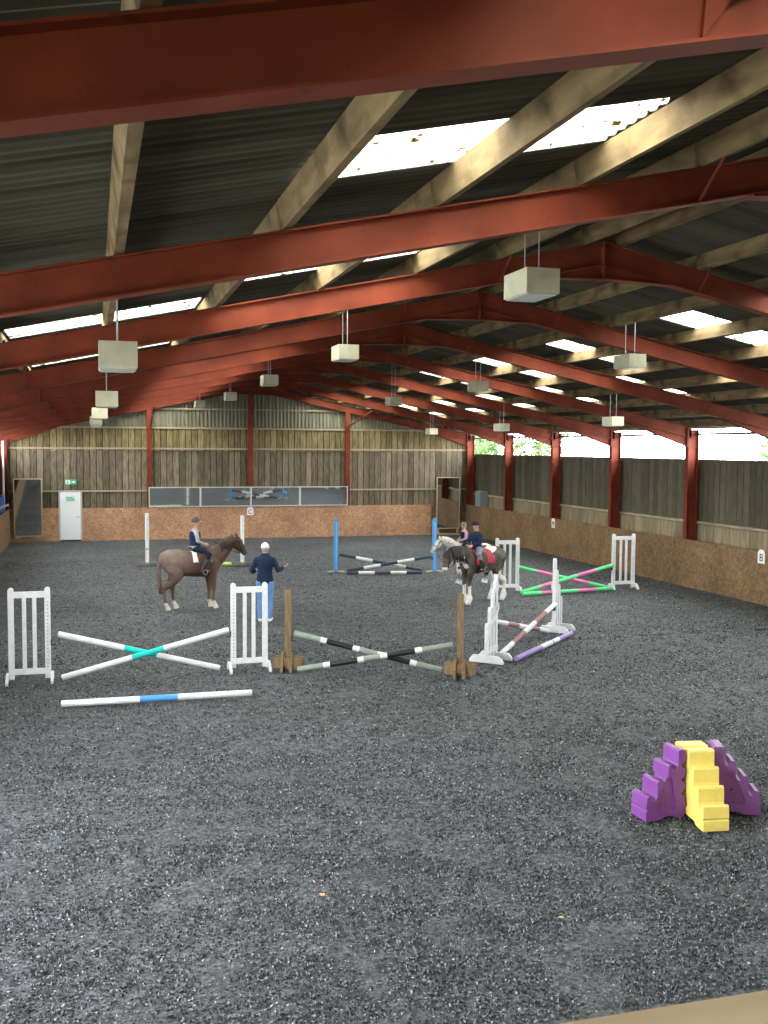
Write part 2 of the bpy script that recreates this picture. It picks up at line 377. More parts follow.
# ---------------------------------------------------------------- roof (ceiling): sheets, roof lights, purlins
ceil = structure('ceiling')
ROWS = ((2.62, 5.08), (5.16, 7.52))
def has_row2(i, s): return not (i in (1, 2) and s < 0)
def skyl_y(i): # roof light positions inside bay i (frame i to i+1)
    y = FY[i]
    r1 = (y+2.8, y+3.8) if i in (1,) else (y+3.3, y+4.25) if i == 2 else (y+2.75, y+3.72) if i == 3 else (y+3.0, y+4.0)
    r2 = (y+1.15, y+2.1) if i == 4 else (y+.72, y+1.68)
    return r1, r2
PITCH = .1463
def corr(y): return .024*math.sin(2*PI*y/PITCH)
def sheet(name, s, o0, o1, ya, yb, material, lift=0):
    mb = MB(); n = max(4, int((yb-ya)/PITCH*6)); k = 1 if o1-o0 < 6 else 1
    for side in (0, 1):
        for j in range(n+1):
            y = ya + (yb-ya)*j/n
            for o in (o0, o1): mb.v.append((RX + s*o, y, SH + SL*(RX-o) + .024 + corr(y) + lift + side*.007))
    h = 2*(n+1)
    for j in range(n):
        a = 2*j
        q = (a, a+1, a+3, a+2); r = (h+a, h+a+2, h+a+3, h+a+1)
        if s < 0: q, r = q[::-1], r[::-1]
        mb.f += [q, r]; mb.m += [0, 0]
    mb.f += [(0, h, h+1, 1), (2*n, 2*n+1, h+2*n+1, h+2*n)]; mb.m += [0, 0]
    for c in (0, 1):
        for j in range(n): mb.f.append((2*j+c, 2*j+2+c, h+2*j+2+c, h+2*j+c)); mb.m.append(0)
    return mb.build(name, material, ceil, smooth=False)
def portal(loc, sx, sy, rot):
    l = bpy.data.lights.new('daylight_portal', 'AREA'); l.shape = 'RECTANGLE'; l.size = sx; l.size_y = sy; l.cycles.is_portal = True
    o = bpy.data.objects.new('daylight_portal', l); C.objects.link(o); o.location = loc; o.rotation_euler = rot
EAVE = 10.62
for i in range(10):
    ya, yb = FY[i], FY[i+1] + (.4 if i == 9 else 0)
    (a1, b1), (a2, b2) = skyl_y(i)
    for s in (-1, 1):
        ang = -s*math.atan(SL)
        for (oa, ob), (p, q) in zip(ROWS, ((a1, b1), (a2, b2))):
            if oa > 4 and not has_row2(i, s): sheet('roof_sheet', s, oa-.03, ob+.03, p, q, SHEET, .004); continue
            sheet('roof_light', s, oa, ob, p, q, SKYL)
            om = (oa+ob)/2
            portal((RX+s*om, (p+q)/2, SH+SL*(RX-om)+.1), ob-oa, q-p, (0, -ang, 0))
        # solid sheeting around the openings
        segs = [(0, ROWS[0][0], ya, yb), (ROWS[1][1], EAVE, ya, yb)]
        for (oa, ob), (p, q) in zip(((ROWS[0][0], ROWS[0][1]+.04), (ROWS[0][1]+.04, ROWS[1][1])), ((a1, b1), (a2, b2))):
            segs += [(oa, ob, ya, p), (oa, ob, q, yb)]
        for (oa, ob, p, q) in segs: sheet('roof_sheet', s, oa-.03, ob+.03, p, q, SHEET, .004)
mb = MB()
for s in (-1, 1): mb.prism([(0, 0), (.32, -.32*SL), (.32, -.32*SL-.01), (0, -.012)], (s, 0, 0), (0, 0, 1), (RX, Y0, SH+SL*RX+.07), (0, Y1-Y0+.4, 0))
mb.build('ridge_cap', SHEET, ceil)
OFFS = (.22, 1.42, 2.55, 3.8, 5.04, 6.28, 7.52, 8.76, 9.95)
pur = {}
for i in range(10):
    for o in OFFS:
        for s in (-1, 1):
            key = round(FY[i+1]-FY[i], 2)
            if key not in pur:
                mb = MB(); mb.box((-.036, 0, 0), (.036, key-.008, .212)); pur[key] = mb.mesh('purlin', PURLIN)
            ob = link('purlin', pur[key], ceil, (RX+s*o, FY[i]+.005, RT+SL*(RX-o)+.004)); ob.rotation_euler = (0, s*math.atan(SL), 0)
    for s in (-1, 1):     # eaves beam and fascia of each bay
        mb = MB(); mb.box((-.03, .1, 4.30), (.03, BAY-.1, 4.365)); mb.build('eaves_beam', mat('eaves_steel', (.08, .07, .06), rough=.6), ceil, (RX+s*10.2, FY[i], 0))
        mb = MB(); mb.box((-.03, 0, 4.48), (.03, BAY, 4.68)); mb.build('eaves_purlin', PURLIN, ceil, (RX+s*10.24, FY[i], 0))

# ---------------------------------------------------------------- walls
VB = [random.uniform(0, 1) for _ in range(400)]
def boards(parent, name, x0, y0, dx, dy, n, w, z0, z1f, material, gap=.008, jag=0, thick=.025):
    """n upright boards in a row; (dx, dy) unit direction"""
    cache = {}
    for k in range(n):
        d = (k+.5)*w; x, y = x0+dx*d, y0+dy*d
        z1 = z1f(x) if callable(z1f) else z1f
        zb = z0 - (random.random()*jag if jag else 0)
        if z1-zb < .05: continue
        key = round(z1-zb, 2); wob = random.uniform(-.006, .006)
        if key not in cache:
            mb = MB(); mb.box((-(w-gap)/2, -thick/2, 0), ((w-gap)/2, thick/2, key)); cache[key] = mb.mesh(name, material)
        o = link(name, cache[key], parent, (x - dy*wob, y + dx*wob, zb)); o.rotation_euler = (0, 0, math.atan2(dy, dx))
# far gable
wf = structure('wall_far')
YB = 44.03
LX, RXX = RX-10.3, RX+10.3
n = int((RXX-LX)/.26)
boards(wf, 'board', LX, YB, 1, 0, n, .26, 1.15, lambda x: min(3.80, zroof(x, SH)-.03), BOARD, gap=.028)
boards(wf, 'upper_board', LX, YB-.03, 1, 0, n, .26, 3.72, lambda x: min(4.72, zroof(x, SH)-.03), BOARDY, jag=.06, gap=.028)
def cladding(x0, x1):
    mb = MB(); prof = []; x = x0
    while x < x1-.001:
        for d, y in ((0, 0), (.06, 0), (.085, .03), (.135, .03), (.16, 0)): prof.append((x+d, y))
        x += .16
    for x, y in prof:
        mb.v += [(x, YB+.03-y, 4.66), (x, YB+.03-y, max(4.67, zroof(x, SH)+.0))]
    for j in range(len(prof)-1): mb.f.append((2*j, 2*j+2, 2*j+3, 2*j+1)); mb.m.append(0)
    o = mb.build('cladding_sheet', CLAD, wf); sm = o.modifiers.new('solid', 'SOLIDIFY'); sm.thickness = .004
x = LX
while x < RXX-.1: cladding(x, min(x+.96, RXX)); x += .96
mb = MB(); mb.prism([(LX, .0), (RXX, .0), (RXX, zroof(RXX, SH)-.02), (RX, zroof(RX, SH)-.02), (LX, zroof(LX, SH)-.02)], (1, 0, 0), (0, 0, 1), (0, YB+.075, 0), (0, .03, 0)); mb.build('backing_board', mat('dark_backing', (.03, .027, .022), rough=.95), wf)  # dark sheet added to keep daylight from showing through the board gaps
for z, mt in ((2.02, RAIL), (3.79, RAIL), (4.66, RAIL), (5.47, RAIL)):
    o_ = RX - (z+.1-SH)/SL if z > 4 else 0
    lo, hi = (LX, RXX) if z < 4 else (max(LX, (z+.05-SH)/SL), min(RXX, 2*RX-(z+.05-SH)/SL))
    cuts = [lo, 2.21, 6.45, 10.73, hi]
    for a, b in zip(cuts, cuts[1:]):
        if b-a > .3:
            mb = MB(); mb.box((a+.1, 43.93, z-.035), (b-.1, 44.0, z+.035)); mb.build('girt', mt, wf)
kz = 1.335
# far kicking boards
segs = [(-3.3, -2.1), (-2.1, -1.42), (-.52, 1.9), (1.9, 4.3), (4.3, 6.7), (6.7, 9.1), (9.1, 11.6), (11.6, 14.6)]
for a, b in segs:
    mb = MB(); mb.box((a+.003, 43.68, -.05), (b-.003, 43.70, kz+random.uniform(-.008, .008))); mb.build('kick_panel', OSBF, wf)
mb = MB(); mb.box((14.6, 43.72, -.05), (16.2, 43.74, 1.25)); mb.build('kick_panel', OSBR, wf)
mb = MB(); mb.box((LX, 44.1, -.1), (RXX, 44.12, 1.4)); mb.build('block_plinth', mat('dark_block', (.07, .06, .05), rough=.9), wf)
# masonry strip behind the kicking boards
# right side wall
wr = structure('wall_right')
n = int((44.05-17)/.27)
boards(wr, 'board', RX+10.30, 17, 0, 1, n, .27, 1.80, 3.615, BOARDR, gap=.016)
nl = int((44.05-17)/.40)
boards(wr, 'lower_board', RX+10.27, 17, 0, 1, nl, .40, .9, 1.80, LOWB, gap=.008)
mb = MB()
y = Y0
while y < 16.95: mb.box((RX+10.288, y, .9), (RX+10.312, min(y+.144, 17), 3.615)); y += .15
tag(mb.build('boarding', BOARDR, wr), kind='stuff')
def sidewall(parent, s):
    for i in range(10):
        ya, yb = FY[i], FY[i+1]
        if s > 0:
            mb = MB(); mb.tube([((RX+10.22, ya+.1, 1.80), .045, .045), ((RX+10.22, yb-.1, 1.80), .045, .045)], lat=(1, 0, 0), n=10); mb.build('rail', RAIL, parent, smooth=True)
        mb = MB(); mb.box((RX+s*10.33-.03, ya, .0), (RX+s*10.33+.03, yb, 1.0)); mb.build('block_plinth', mat('concrete', (.30, .29, .26), rough=.9), parent)
        op = s < 0 and i in (1, 2)  # out-of-view bays opened for extra daylight on the near floor
        portal((RX+s*10.37, (ya+yb)/2, 2.8 if op else 4.05), 3.4 if op else 1.0, BAY, (0, s*PI/2, 0))
    y = 1.3
    while y < 43.6:
        b = min(y+2.44, 43.66)
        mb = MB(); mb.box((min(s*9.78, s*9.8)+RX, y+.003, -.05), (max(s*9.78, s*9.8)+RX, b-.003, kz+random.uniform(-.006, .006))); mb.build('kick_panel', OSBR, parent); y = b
sidewall(wr, 1)
mb = MB(); mb.box((RX+10.322, Y0, .9), (RX+10.335, 44.1, 3.6)); mb.build('backing_board', mat('dark_backing', (.03, .027, .022)), wr)  # added sheet that stops outside light between the side boards
wl = structure('wall_left'); sidewall(wl, -1)
mb = MB(); y = Y0
while y < Y1:
    if not 3.6 < y < 12.2: mb.box((RX-10.312, y, .9), (RX-10.288, y+.144, 3.615))   # two unseen bays opened up to brighten the front-left floor
    y += .15
tag(mb.build('boarding', BOARDR, wl), kind='stuff')
# wall behind the gallery and the gallery itself
wn = structure('wall_near')
mb = MB(); mb.prism([(LX, -.1), (RXX, -.1), (RXX, zroof(RXX, SH)), (RX, zroof(RX, SH)), (LX, zroof(LX, SH))], (1, 0, 0), (0, 0, 1), (0, Y0-.15, 0), (0, .05, 0)); mb.build('boarding', BOARD, wn)
for ya, yb in ((Y0, 3.6), (12.2, 44.1)):
    mb = MB(); mb.box((RX-10.335, ya, .9), (RX-10.322, yb, 3.6)); mb.build('backing_board', BOARDR, wl)  # added sheet against light through the left board gaps
mb = MB(); mb.box((LX, Y0-.1, 1.95), (RXX, 1.44, 2.1)); tag(mb.build('trim_gallery_deck', LEDGE), kind='structure')
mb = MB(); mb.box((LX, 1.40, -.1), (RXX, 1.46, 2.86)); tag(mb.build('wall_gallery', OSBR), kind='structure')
mb = MB(); mb.box((LX, 1.18, 2.86), (RXX, 1.57, 2.9)); tag(mb.build('trim_gallery_ledge', LEDGE), kind='structure')

# ---------------------------------------------------------------- door, mirrors, signs on the far wall
DW = mat('door_white', (.80, .82, .84), rough=.45)
d = structure('door_1'); d.location = (-.97, 43.66, 0)
mb = MB(); mb.box((-.40, 0, .04), (.40, .05, 1.99)); leaf = mb.build('door_leaf', DW, d)
for x0, x1, z0, z1 in ((-.31, -.04, .2, .85), (.04, .31, .2, .85), (-.31, -.04, 1.02, 1.5), (.04, .31, 1.02, 1.5), (-.31, -.04, 1.56, 1.88), (.04, .31, 1.56, 1.88)):
    mb = MB()
    for a in (((x0, -.012, z0), (x0+.03, .0, z1)), ((x1-.03, -.012, z0), (x1, .0, z1)), ((x0, -.012, z0), (x1, .0, z0+.03)), ((x0, -.012, z1-.03), (x1, .0, z1)), ((x0+.07, -.008, z0+.07), (x1-.07, 0, z1-.07))): mb.box(*a)
    mb.build('door_panel', DW, leaf)
mb = MB(); mb.cyl((.33, -.05, .98), (.33, 0, .98), .02); mb.cyl((.33, -.05, .98), (.22, -.05, .98), .012); mb.build('door_handle', STEELG, leaf)
FR = mat('door_frame', (.45, .42, .38), rough=.6)
for a in (((-.46, -.005, 0), (-.405, .06, 2.05)), ((.405, -.005, 0), (.46, .06, 2.05)), ((-.405, -.005, 1.995), (.405, .06, 2.05))):
    mb = MB(); mb.box(*a); mb.build('door_frame', FR, d)
GREEN = mat('sign_green', (.10, .38, .27), rough=.4); PALE = mat('sign_pale', (.62, .80, .72), rough=.4)
s = empty('notice', (-.97, 43.64, 1.72)); tag(s, 'small green and white notice fixed to the white door', 'sign')
mb = MB(); mb.box((-.19, -.006, -.11), (.19, .008, .11)); mb.build('plate', PALE, s)
for z in (.06, .02, -.03, -.07):
    mb = MB(); mb.box((-.16, -.009, z-.013), (.16 if z < .05 else .10, -.006, z+.013)); mb.build('print', GREEN, s)
s = empty('exit_sign', (-.95, 43.86, 2.40)); tag(s, 'green emergency exit sign with white pictogram above the door', 'sign')
mb = MB(); mb.box((-.22, -.03, -.1), (.22, .06, .1)); mb.build('plate', GREEN, s)
mb = MB(); mb.box((-.2, -.034, -.08), (-.02, -.03, .08)); mb.build('door_symbol', PALE, s)
mb = MB(); mb.ell((-.12, -.036, .045), (.018, .004, .018), n=8); mb.tube([((-.12, -.036, .025), .02, .003), ((-.13, -.036, -.02), .018, .003), ((-.155, -.036, -.065), .01, .003)], lat=(1, 0, 0), n=6); mb.tube([((-.12, -.036, -.02), .016, .003), ((-.08, -.036, -.06), .01, .003)], lat=(1, 0, 0), n=6); mb.build('running_figure', GREEN, s)
mb = MB(); mb.prism([(.04, -.025), (.11, -.025), (.11, -.06), (.19, 0), (.11, .06), (.11, .025), (.04, .025)], (1, 0, 0), (0, 0, 1), (0, -.034, 0), (0, .004, 0)); mb.build('arrow', PALE, s)

def mirror_mat():
    m = bpy.data.materials.new('mirror_glass'); m.use_nodes = True; p = m.node_tree.nodes['Principled BSDF']
    p.inputs['Base Color'].default_value = (.72, .74, .76, 1); p.inputs['Metallic'].default_value = 1; p.inputs['Roughness'].default_value = .035; return m
MIR = mirror_mat(); ALU = mat('mirror_frame', (.55, .55, .53), rough=.4)
def framed(root, w, h, fw, fm, name='pane'):
    mb = MB(); mb.box((-w/2+fw*.5, -.004, fw*.5), (w/2-fw*.5, .004, h-fw*.5)); mb.build(name, MIR, root)
    for a in (((-w/2, -.02, 0), (-w/2+fw, .02, h)), ((w/2-fw, -.02, 0), (w/2, .02, h)), ((-w/2+fw, -.02, 0), (w/2-fw, .02, fw)), ((-w/2+fw, -.02, h-fw), (w/2-fw, .02, h))):
        mb = MB(); mb.box(*a); mb.build('frame_bar', fm, root)
for k, x in enumerate((3.225, 5.36, 7.495, 9.63)):
    r = empty('wall_mirror', (x, 43.62, 1.345)); r.rotation_euler = (math.radians(2.1), 0, 0)
    tag(r, ['wide arena mirror of the long row, end panel on the door side', 'wide arena mirror of the long row, second panel from the door side', 'wide arena mirror of the long row, third panel from the door side', 'wide arena mirror of the long row, end panel farthest from the door'][k], 'mirror', 'wide mirrors above the far kicking board')
    framed(r, 2.13, .84, .035, ALU)
MF = mat('tan_mirror_frame', (.42, .33, .22), rough=.6)
r = empty('tall_mirror', (-2.60, 43.50, .20)); r.rotation_euler = (math.radians(1.5), 0, math.radians(1.1)); tag(r, 'tall framed arena mirror leaning beside the white door', 'mirror'); framed(r, 1.10, 2.36, .04, MF)
for x in (-.38, .38):
    mb = MB(); mb.box((x-.09, -.05, -.07), (x+.09, .05, 0)); mb.build('foot', MF, r)
r = empty('tall_mirror', (15.28, 43.35, .26)); r.rotation_euler = (math.radians(1.0), 0, 0); tag(r, 'tall framed arena mirror standing in the corner beside the board-clad side wall', 'mirror'); framed(r, 1.12, 2.33, .045, MF)
mb = MB(); mb.box((-.55, -.06, -.28), (.75, .06, -.2)); mb.box((-.5, -.05, -.2), (-.42, .05, 0)); mb.box((.42, -.05, -.2), (.5, .05, 0)); mb.build('foot', MF, r)

def letter(ch, loc, rz, label):
    r = empty('arena_letter', loc, rz); tag(r, label, 'letter sign', 'white arena letter plates')
    prof = [(-.14, -.17), (.14, -.17), (.14, .08)] + [(.14*math.cos(a), .08+.11*math.sin(a)) for a in [PI*k/8 for k in range(1, 8)]] + [(-.14, .08)]
    mb = MB(); mb.prism(prof, (1, 0, 0), (0, 0, 1), (0, -.012, 0), (0, .012, 0)); mb.build('plate', WHITEP, r)
    cu = bpy.data.curves.new('letter', 'FONT'); cu.body = ch; cu.size = .27; cu.align_x = 'CENTER'; cu.extrude = .002
    t = bpy.data.objects.new('t', cu); C.objects.link(t); dg = bpy.context.evaluated_depsgraph_get(); dg.update()
    me = bpy.data.meshes.new_from_object(t.evaluated_get(dg)); bpy.data.objects.remove(t); me.materials.clear(); me.materials.append(BLACK)
    o = link('letter_print', me, r, (0, -.014, -.11)); o.rotation_euler = (PI/2, 0, 0)
letter('C', (6.41, 43.67, 1.13), 0, 'white plate with black letter C below the long mirrors')
letter('M', (RX+9.77, 34.4, 1.15), -PI/2, 'white plate with black letter M on the side kicking board')
letter('B', (RX+9.77, 22.18, 1.19), -PI/2, 'white plate with black letter B on the side kicking board')

# ---------------------------------------------------------------- hanging lamps
ROWN = {'L': 'above the door-side wall', 'C': 'between door side and ridge', 'R': 'between ridge and open side', 'E': 'near the open side eaves'}
def lamp_meshes():
    mb = MB(); w, l, h = .165, .27, .115
    mb.box((-w, -l, -h), (w, l, h*.98)); body = mb.mesh('housing', CREAM)
    mb = MB(); mb.box((-w*.9, -l*.93, -h-.012), (w*.9, l*.93, -h)); lens = mb.mesh('lens', LAMPU)
    return body, lens
LB, LL = lamp_meshes()
def lamp(row, x, y, z, k):
    names = [q + ' from the gallery' for q in ('first', 'second', 'third', 'fourth', 'fifth')]
    r = empty('hanging_lamp', (x, y, z)); tag(r, 'cream box lamp %s, %s' % (ROWN[row], names[k]), 'lamp', 'box lamps hanging from the roof')
    link('housing', LB, r); link('lens', LL, r)
    top = zroof(x, RT) - z + .02
    for yy in (-.16, .16):
        mb = MB(); mb.cyl((0, yy, .11), (0, yy, top), .006, n=5); mb.build('suspension_wire', STEELG, r)
    mb = MB(); mb.cyl((.10, .29, -.03), (.10, .26, -.03), .02, n=6); mb.build('cable_gland', BLACK, r)
for k, (x, y) in enumerate(((.21, 9.55), (.19, 16.3), (.12, 23.1), (.05, 29.6), (.06, 35.6))): lamp('L', x, y, (4.70, 4.61, 4.60, 4.60, 4.63)[k], k)
for k, (x, y) in enumerate(((3.98, 9.0), (3.92, 16.2), (3.86, 23.3), (4.02, 31.5), (3.68, 37.5))): lamp('C', x, y, (5.44, 5.42, 5.41, 5.43, 5.43)[k], k)
for k, (x, y) in enumerate(((9.0, 16.1), (8.68, 22.6), (8.25, 28.2))): lamp('R', x, y, (5.42, 5.34, 5.22)[k], k+1)
for k, (x, y) in enumerate(((12.75, 23.6), (12.45, 30.3), (12.55, 37.6))): lamp('E', x, y, (4.60, 4.56, 4.53)[k], k+2)

# ---------------------------------------------------------------- jumps
def paint(name, rgb, rough=.45): return mat(name, lin(rgb)[:3], rough=rough, dirt=(tuple(v*.55 for v in lin(rgb)[:3]), 11, .62, .85))
COL = dict(w=WHITE, t=paint('turquoise_paint', (25, 190, 180)), b=paint('blue_paint', (75, 142, 200)), k=paint('black_paint', (32, 30, 32)), s=paint('sage_paint', (132, 142, 130)),
           n=paint('navy_paint', (52, 62, 78)), g=paint('green_paint', (95, 210, 135)), p=paint('pink_paint', (215, 115, 165)), m=paint('maroon_paint', (140, 95, 98)), v=paint('lilac_paint', (145, 122, 180)), y=paint('lime_paint', (205, 225, 130)))
def pole(p0, p1, bands, label, r=.05, group=None):
    """bands: string of colour keys with relative lengths, e.g. 'w3 t1 w3'"""
    p0, p1 = Vector(p0), Vector(p1); d = p1-p0; ln = d.length
    bb = [(q[0], float(q[1:])) for q in bands.split()]; tot = sum(q[1] for q in bb)
    mb = MB(); keys = []; N = 14; t = 0
    for k, wd in bb:
        if k not in keys: keys.append(k)
        a, b = t/tot*ln-ln/2, (t+wd)/tot*ln-ln/2
        first, last = t == 0, t+wd > tot-1e-6
        pts = [((a, 0, 0), r, r), ((b, 0, 0), r, r)]
        if first: pts = [((a, 0, 0), r*.82, r*.82), ((a+.012, 0, 0), r, r)] + pts[1:]
        if last: pts = pts[:-1] + [((b-.012, 0, 0), r, r), ((b, 0, 0), r*.82, r*.82)]
        mb.tube(pts, lat=(0, 1, 0), n=N, mi=keys.index(k), caps=False)
        if first: mb.f.append(tuple(range(len(mb.v)-N*len(pts)+N-1, len(mb.v)-N*len(pts)-1, -1))); mb.m.append(keys.index(k))
        if last: mb.f.append(tuple(range(len(mb.v)-N, len(mb.v)))); mb.m.append(keys.index(k))
        t += wd
    o = mb.build('jump_pole', [COL[k] for k in keys]); 
    o.location = (p0+p1)/2; o.rotation_mode = 'QUATERNION'; o.rotation_quaternion = Vector((1, 0, 0)).rotation_difference(d.normalized())
    tag(o, label, 'pole', group); me = o.data; me.polygons.foreach_set('use_smooth', [len(f.vertices) == 4 for f in me.polygons]); return o

def wing(loc, rz, w, h, label, cupx, cupz, group='white slatted wing stands', slats=2):
    """square slatted wing stand; local x along the jump line"""
    r = empty('jump_wing', loc, rz); tag(r, label, 'jump stand', group)
    for sx in (-1, 1):
        x = sx*(w/2-.045); mb = MB()
        prof = [(-.045, .06), (.045, .06), (.045, h-.045)] + [(.045*math.cos(a), h-.045+.045*math.sin(a)) for a in [PI*k/6 for k in range(1, 6)]] + [(-.045, h-.045)]
        mb.prism(prof, (1, 0, 0), (0, 0, 1), (x, -.035, 0), (0, .07, 0)); po = mb.build('post', WHITE, r)
        mb = MB()
        for k in range(20):
            z = .25+k*.06
            if z < h-.2: mb.cyl((x, -.037, z), (x, -.033, z), .009, n=6)
        if sx == (1 if cupx > 0 else -1): tag(mb.build('peg_holes', BLACK, po), kind='stuff')
        mb = MB(); fx = sx*(w/2-.045+.0)
        mb.prism([(-.24, 0), (-.16, 0), (-.12, .035), (.12, .035), (.16, 0), (.24, 0), (.24, .05), (.10, .15), (-.10, .15), (-.24, .05)], (0, 1, 0), (0, 0, 1), (fx+sx*.045, 0, 0), (sx*.04, 0, 0)); mb.build('foot', WHITE, r)
    mb = MB(); mb.box((-w/2+.09, -.02, h-.17), (w/2-.09, .03, h-.07)); mb.build('top_rail', WHITE, r)
    mb = MB(); mb.box((-w/2+.09, -.02, .13), (w/2-.09, .03, .22)); mb.build('bottom_rail', WHITE, r)
    for k in range(slats):
        x = (-w/2+.09) + (w-.18)*(k+1)/(slats+1)
        mb = MB(); mb.box((x-.032, -.015, .22), (x+.032, .015, h-.17)); mb.build('slat', WHITE, r)
    cup(r, (math.copysign(w/2, cupx), 0, cupz), math.copysign(1, cupx)); return r
def cup(r, p, s):
    mb = MB(); x, y, z = p
    mb.box((min(x, x+s*.015), -.05, z-.07), (max(x, x+s*.015), .05, z+.02)); mb.box((min(x, x+s*.09), -.05, z-.07), (max(x, x+s*.09), .05, z-.058)); mb.build('pole_cup', BLACK, r)

# front left jump: white wings, turquoise-banded cross poles, ground pole
wing((-1.06, 17.6, 0), 0, .66, 1.57, 'white slatted wing stand at the outer end of the turquoise cross', 1, .68)
wing((2.56, 17.6, 0), 0, .64, 1.54, 'white slatted wing stand between the turquoise cross and the timber post', -1, .68)
pole((-.62, 17.72, .76), (2.05, 17.62, .06), 'w4 t2 w4', 'white pole with turquoise band sloping down from the outermost wing stand')
pole((-.56, 17.52, .06), (2.20, 17.54, .74), 'w4.1 t1.9 w4', 'white pole with turquoise band sloping down from the wing by the timber post')
pole((-.52, 15.75, .055), (2.33, 15.74, .055), 'w4 b2 w4', 'white ground pole with blue band lying before the turquoise cross')
# timber posts jump
def timber(loc, rz, label, zc, s):
    r = empty('timber_stand', loc, rz); tag(r, label, 'jump stand', 'rough timber jump posts')
    mb = MB(); mb.box((-.055, -.05, .02), (.055, .05, 1.42)); mb.build('post', WOODP, r)
    for y in (-.1, .05):
        mb = MB(); mb.box((-.26, y, .06), (.26, y+.05, .24)); mb.build('base_beam', WOODP, r)
    for x in (-.105, .055):
        mb = MB(); mb.box((x, -.2, 0), (x+.05, .2, .12)); mb.build('foot', WOODP, r)
    for x in (-.1, .06):
        mb = MB(); mb.box((x, -.14, .1), (x+.04, -.1, .33)); mb.build('cleat', WOODP, r)
    cup(r, (s*.055, 0, zc), s)
timber((3.22, 17.42, 0), -.42, 'rough timber post stand beside the white wing of the turquoise cross', .60, 1)
timber((5.96, 16.22, 0), -.42, 'rough timber post stand facing the leaning sloping wing', .50, -1)
pole((3.32, 17.40, .66), (5.734, 16.526, .06), 's2 w.5 k2 w.5 s1.4 w.45 k2 w.5 s1.9', 'sage white and black banded pole propped on the stand beside the wing')
pole((3.335, 17.184, .06), (5.84, 16.25, .55), 's1.9 w.5 k2 w.45 s1.2 w.5 k2 w.5 s2.2', 'sage white and black banded pole propped on the stand facing the sloping wing')
# sloping wings, maroon poles
def slope_wing(loc, rz, label, zc):
    """tall post at local x = 0, slats stepping down towards +x"""
    r = empty('sloping_jump_wing', loc, rz); tag(r, label, 'jump stand', 'white sloping wing stands')
    for k, (x, h) in enumerate(((0, 1.58), (.13, 1.32), (.26, 1.0), (.39, .72))):
        mb = MB(); q = .045 if k == 0 else .035
        mb.prism([(-q, .10), (q, .10), (q, h-q*(1.6 if k else 1)), (q*.3, h), (-q*.5, h), (-q, h-q*.6)], (1, 0, 0), (0, 0, 1), (x, -.03, 0), (0, .06, 0)); mb.build('post' if k == 0 else 'slat', WHITE, r)
    mb = MB(); mb.box((.0, .03, .18), (.45, .06, .27)); mb.build('bottom_rail', WHITE, r)
    mb = MB(); mb.prism([(-.04, 1.05), (-.04, .95), (.42, .45), (.42, .55)], (1, 0, 0), (0, 0, 1), (0, .03, 0), (0, .03, 0)); mb.build('slanting_rail', WHITE, r)
    for x in (-.02, .40):
        mb = MB(); mb.prism([(-.33, 0), (.33, 0), (.33, .05), (.26, .13), (-.26, .13), (-.33, .05)], (0, 1, 0), (0, 0, 1), (x-.025, 0, 0), (.05, 0, 0)); mb.build('foot', WHITE, r)
    cup(r, (-.045, 0, zc), -1)
ax = math.atan2(2.2, 2.2)
slope_wing((7.10, 17.45, 0), ax+PI, 'white sloping wing stand on the timber post side of the maroon cross', .62)
slope_wing((9.36, 19.72, 0), ax, 'white sloping wing stand at the wall side of the maroon cross', .55)
pole((7.135, 17.556, .68), (9.15, 19.58, .06), 'w2 m2 w2 m2 w2', 'maroon and white banded pole dropping from the wing by the timber posts')
pole((7.24, 17.52, .06), (9.325, 19.61, .62), 'w2 m2 w2 m2 w2', 'maroon and white banded pole dropping from the wing nearer the side wall')
pole((7.38, 17.12, .055), (9.55, 19.25, .055), 'v4.5 w2 v.3 w1.2 v3', 'lilac and white ground pole lying before the maroon cross')
# pink and green jump
wing((10.72, 25.55, 0), -.12, .66, 1.48, 'white slatted wing stand of the pink and green cross beside the piebald horse', 1, .60)
wing((14.16, 25.45, 0), -.05, .68, 1.54, 'white slatted wing stand of the pink and green cross near the letter wall', -1, .60)
pole((11.06, 25.6, .67), (13.66, 25.5, .06), 'g2 p2.3 g1.5 p2.2 g2', 'green and pink banded pole propped on the wing beside the horse')
pole((10.92, 25.05, .06), (13.80, 25.35, .69), 'g2 p2 g2 p2 g2', 'green and pink banded pole propped on the wing near the side wall')
pole((10.86, 24.80, .055), (13.72, 25.22, .055), 'g2 p2 g2 p2 g2', 'green and pink banded ground pole lying under the cross')
# blue jump
def blue_stand(loc, label, s, zc):
    r = empty('blue_stand', loc); tag(r, label, 'jump stand', 'tall blue jump uprights')
    mb = MB(); mb.box((-.065, -.04, .03), (.065, .04, 1.62)); mb.prism([(-.065, 1.62), (.065, 1.62), (.03, 1.7), (-.03, 1.7)], (1, 0, 0), (0, 0, 1), (0, -.04, 0), (0, .08, 0)); mb.build('post', COL['b'], r)
    mb = MB(); mb.box((-.02, -.044, .1), (.02, -.04, 1.58)); mb.build('track', paint('pale_blue', (120, 175, 225)), r)
    for a in (.35, PI-.35, -.35, PI+.35):
        mb = MB(); mb.cyl((0, 0, .05), (.28*math.cos(a), .28*math.sin(a), .02), .022, n=6); mb.build('foot', mat('foot_timber', (.42, .36, .28), rough=.8), r)
    cup(r, (s*.065, 0, zc), s)
blue_stand((7.20, 30.85, 0), 'tall blue upright of the navy and white cross, standing clear of the horses', 1, .52)
blue_stand((10.22, 30.25, 0), 'tall blue upright of the navy and white cross, behind the grey horse head', -1, .46)
pole((7.31, 30.89, .56), (9.87, 30.38, .06), 'n2 w2 n2 w2 n2', 'navy and white banded pole sloping from the upright clear of the horses')
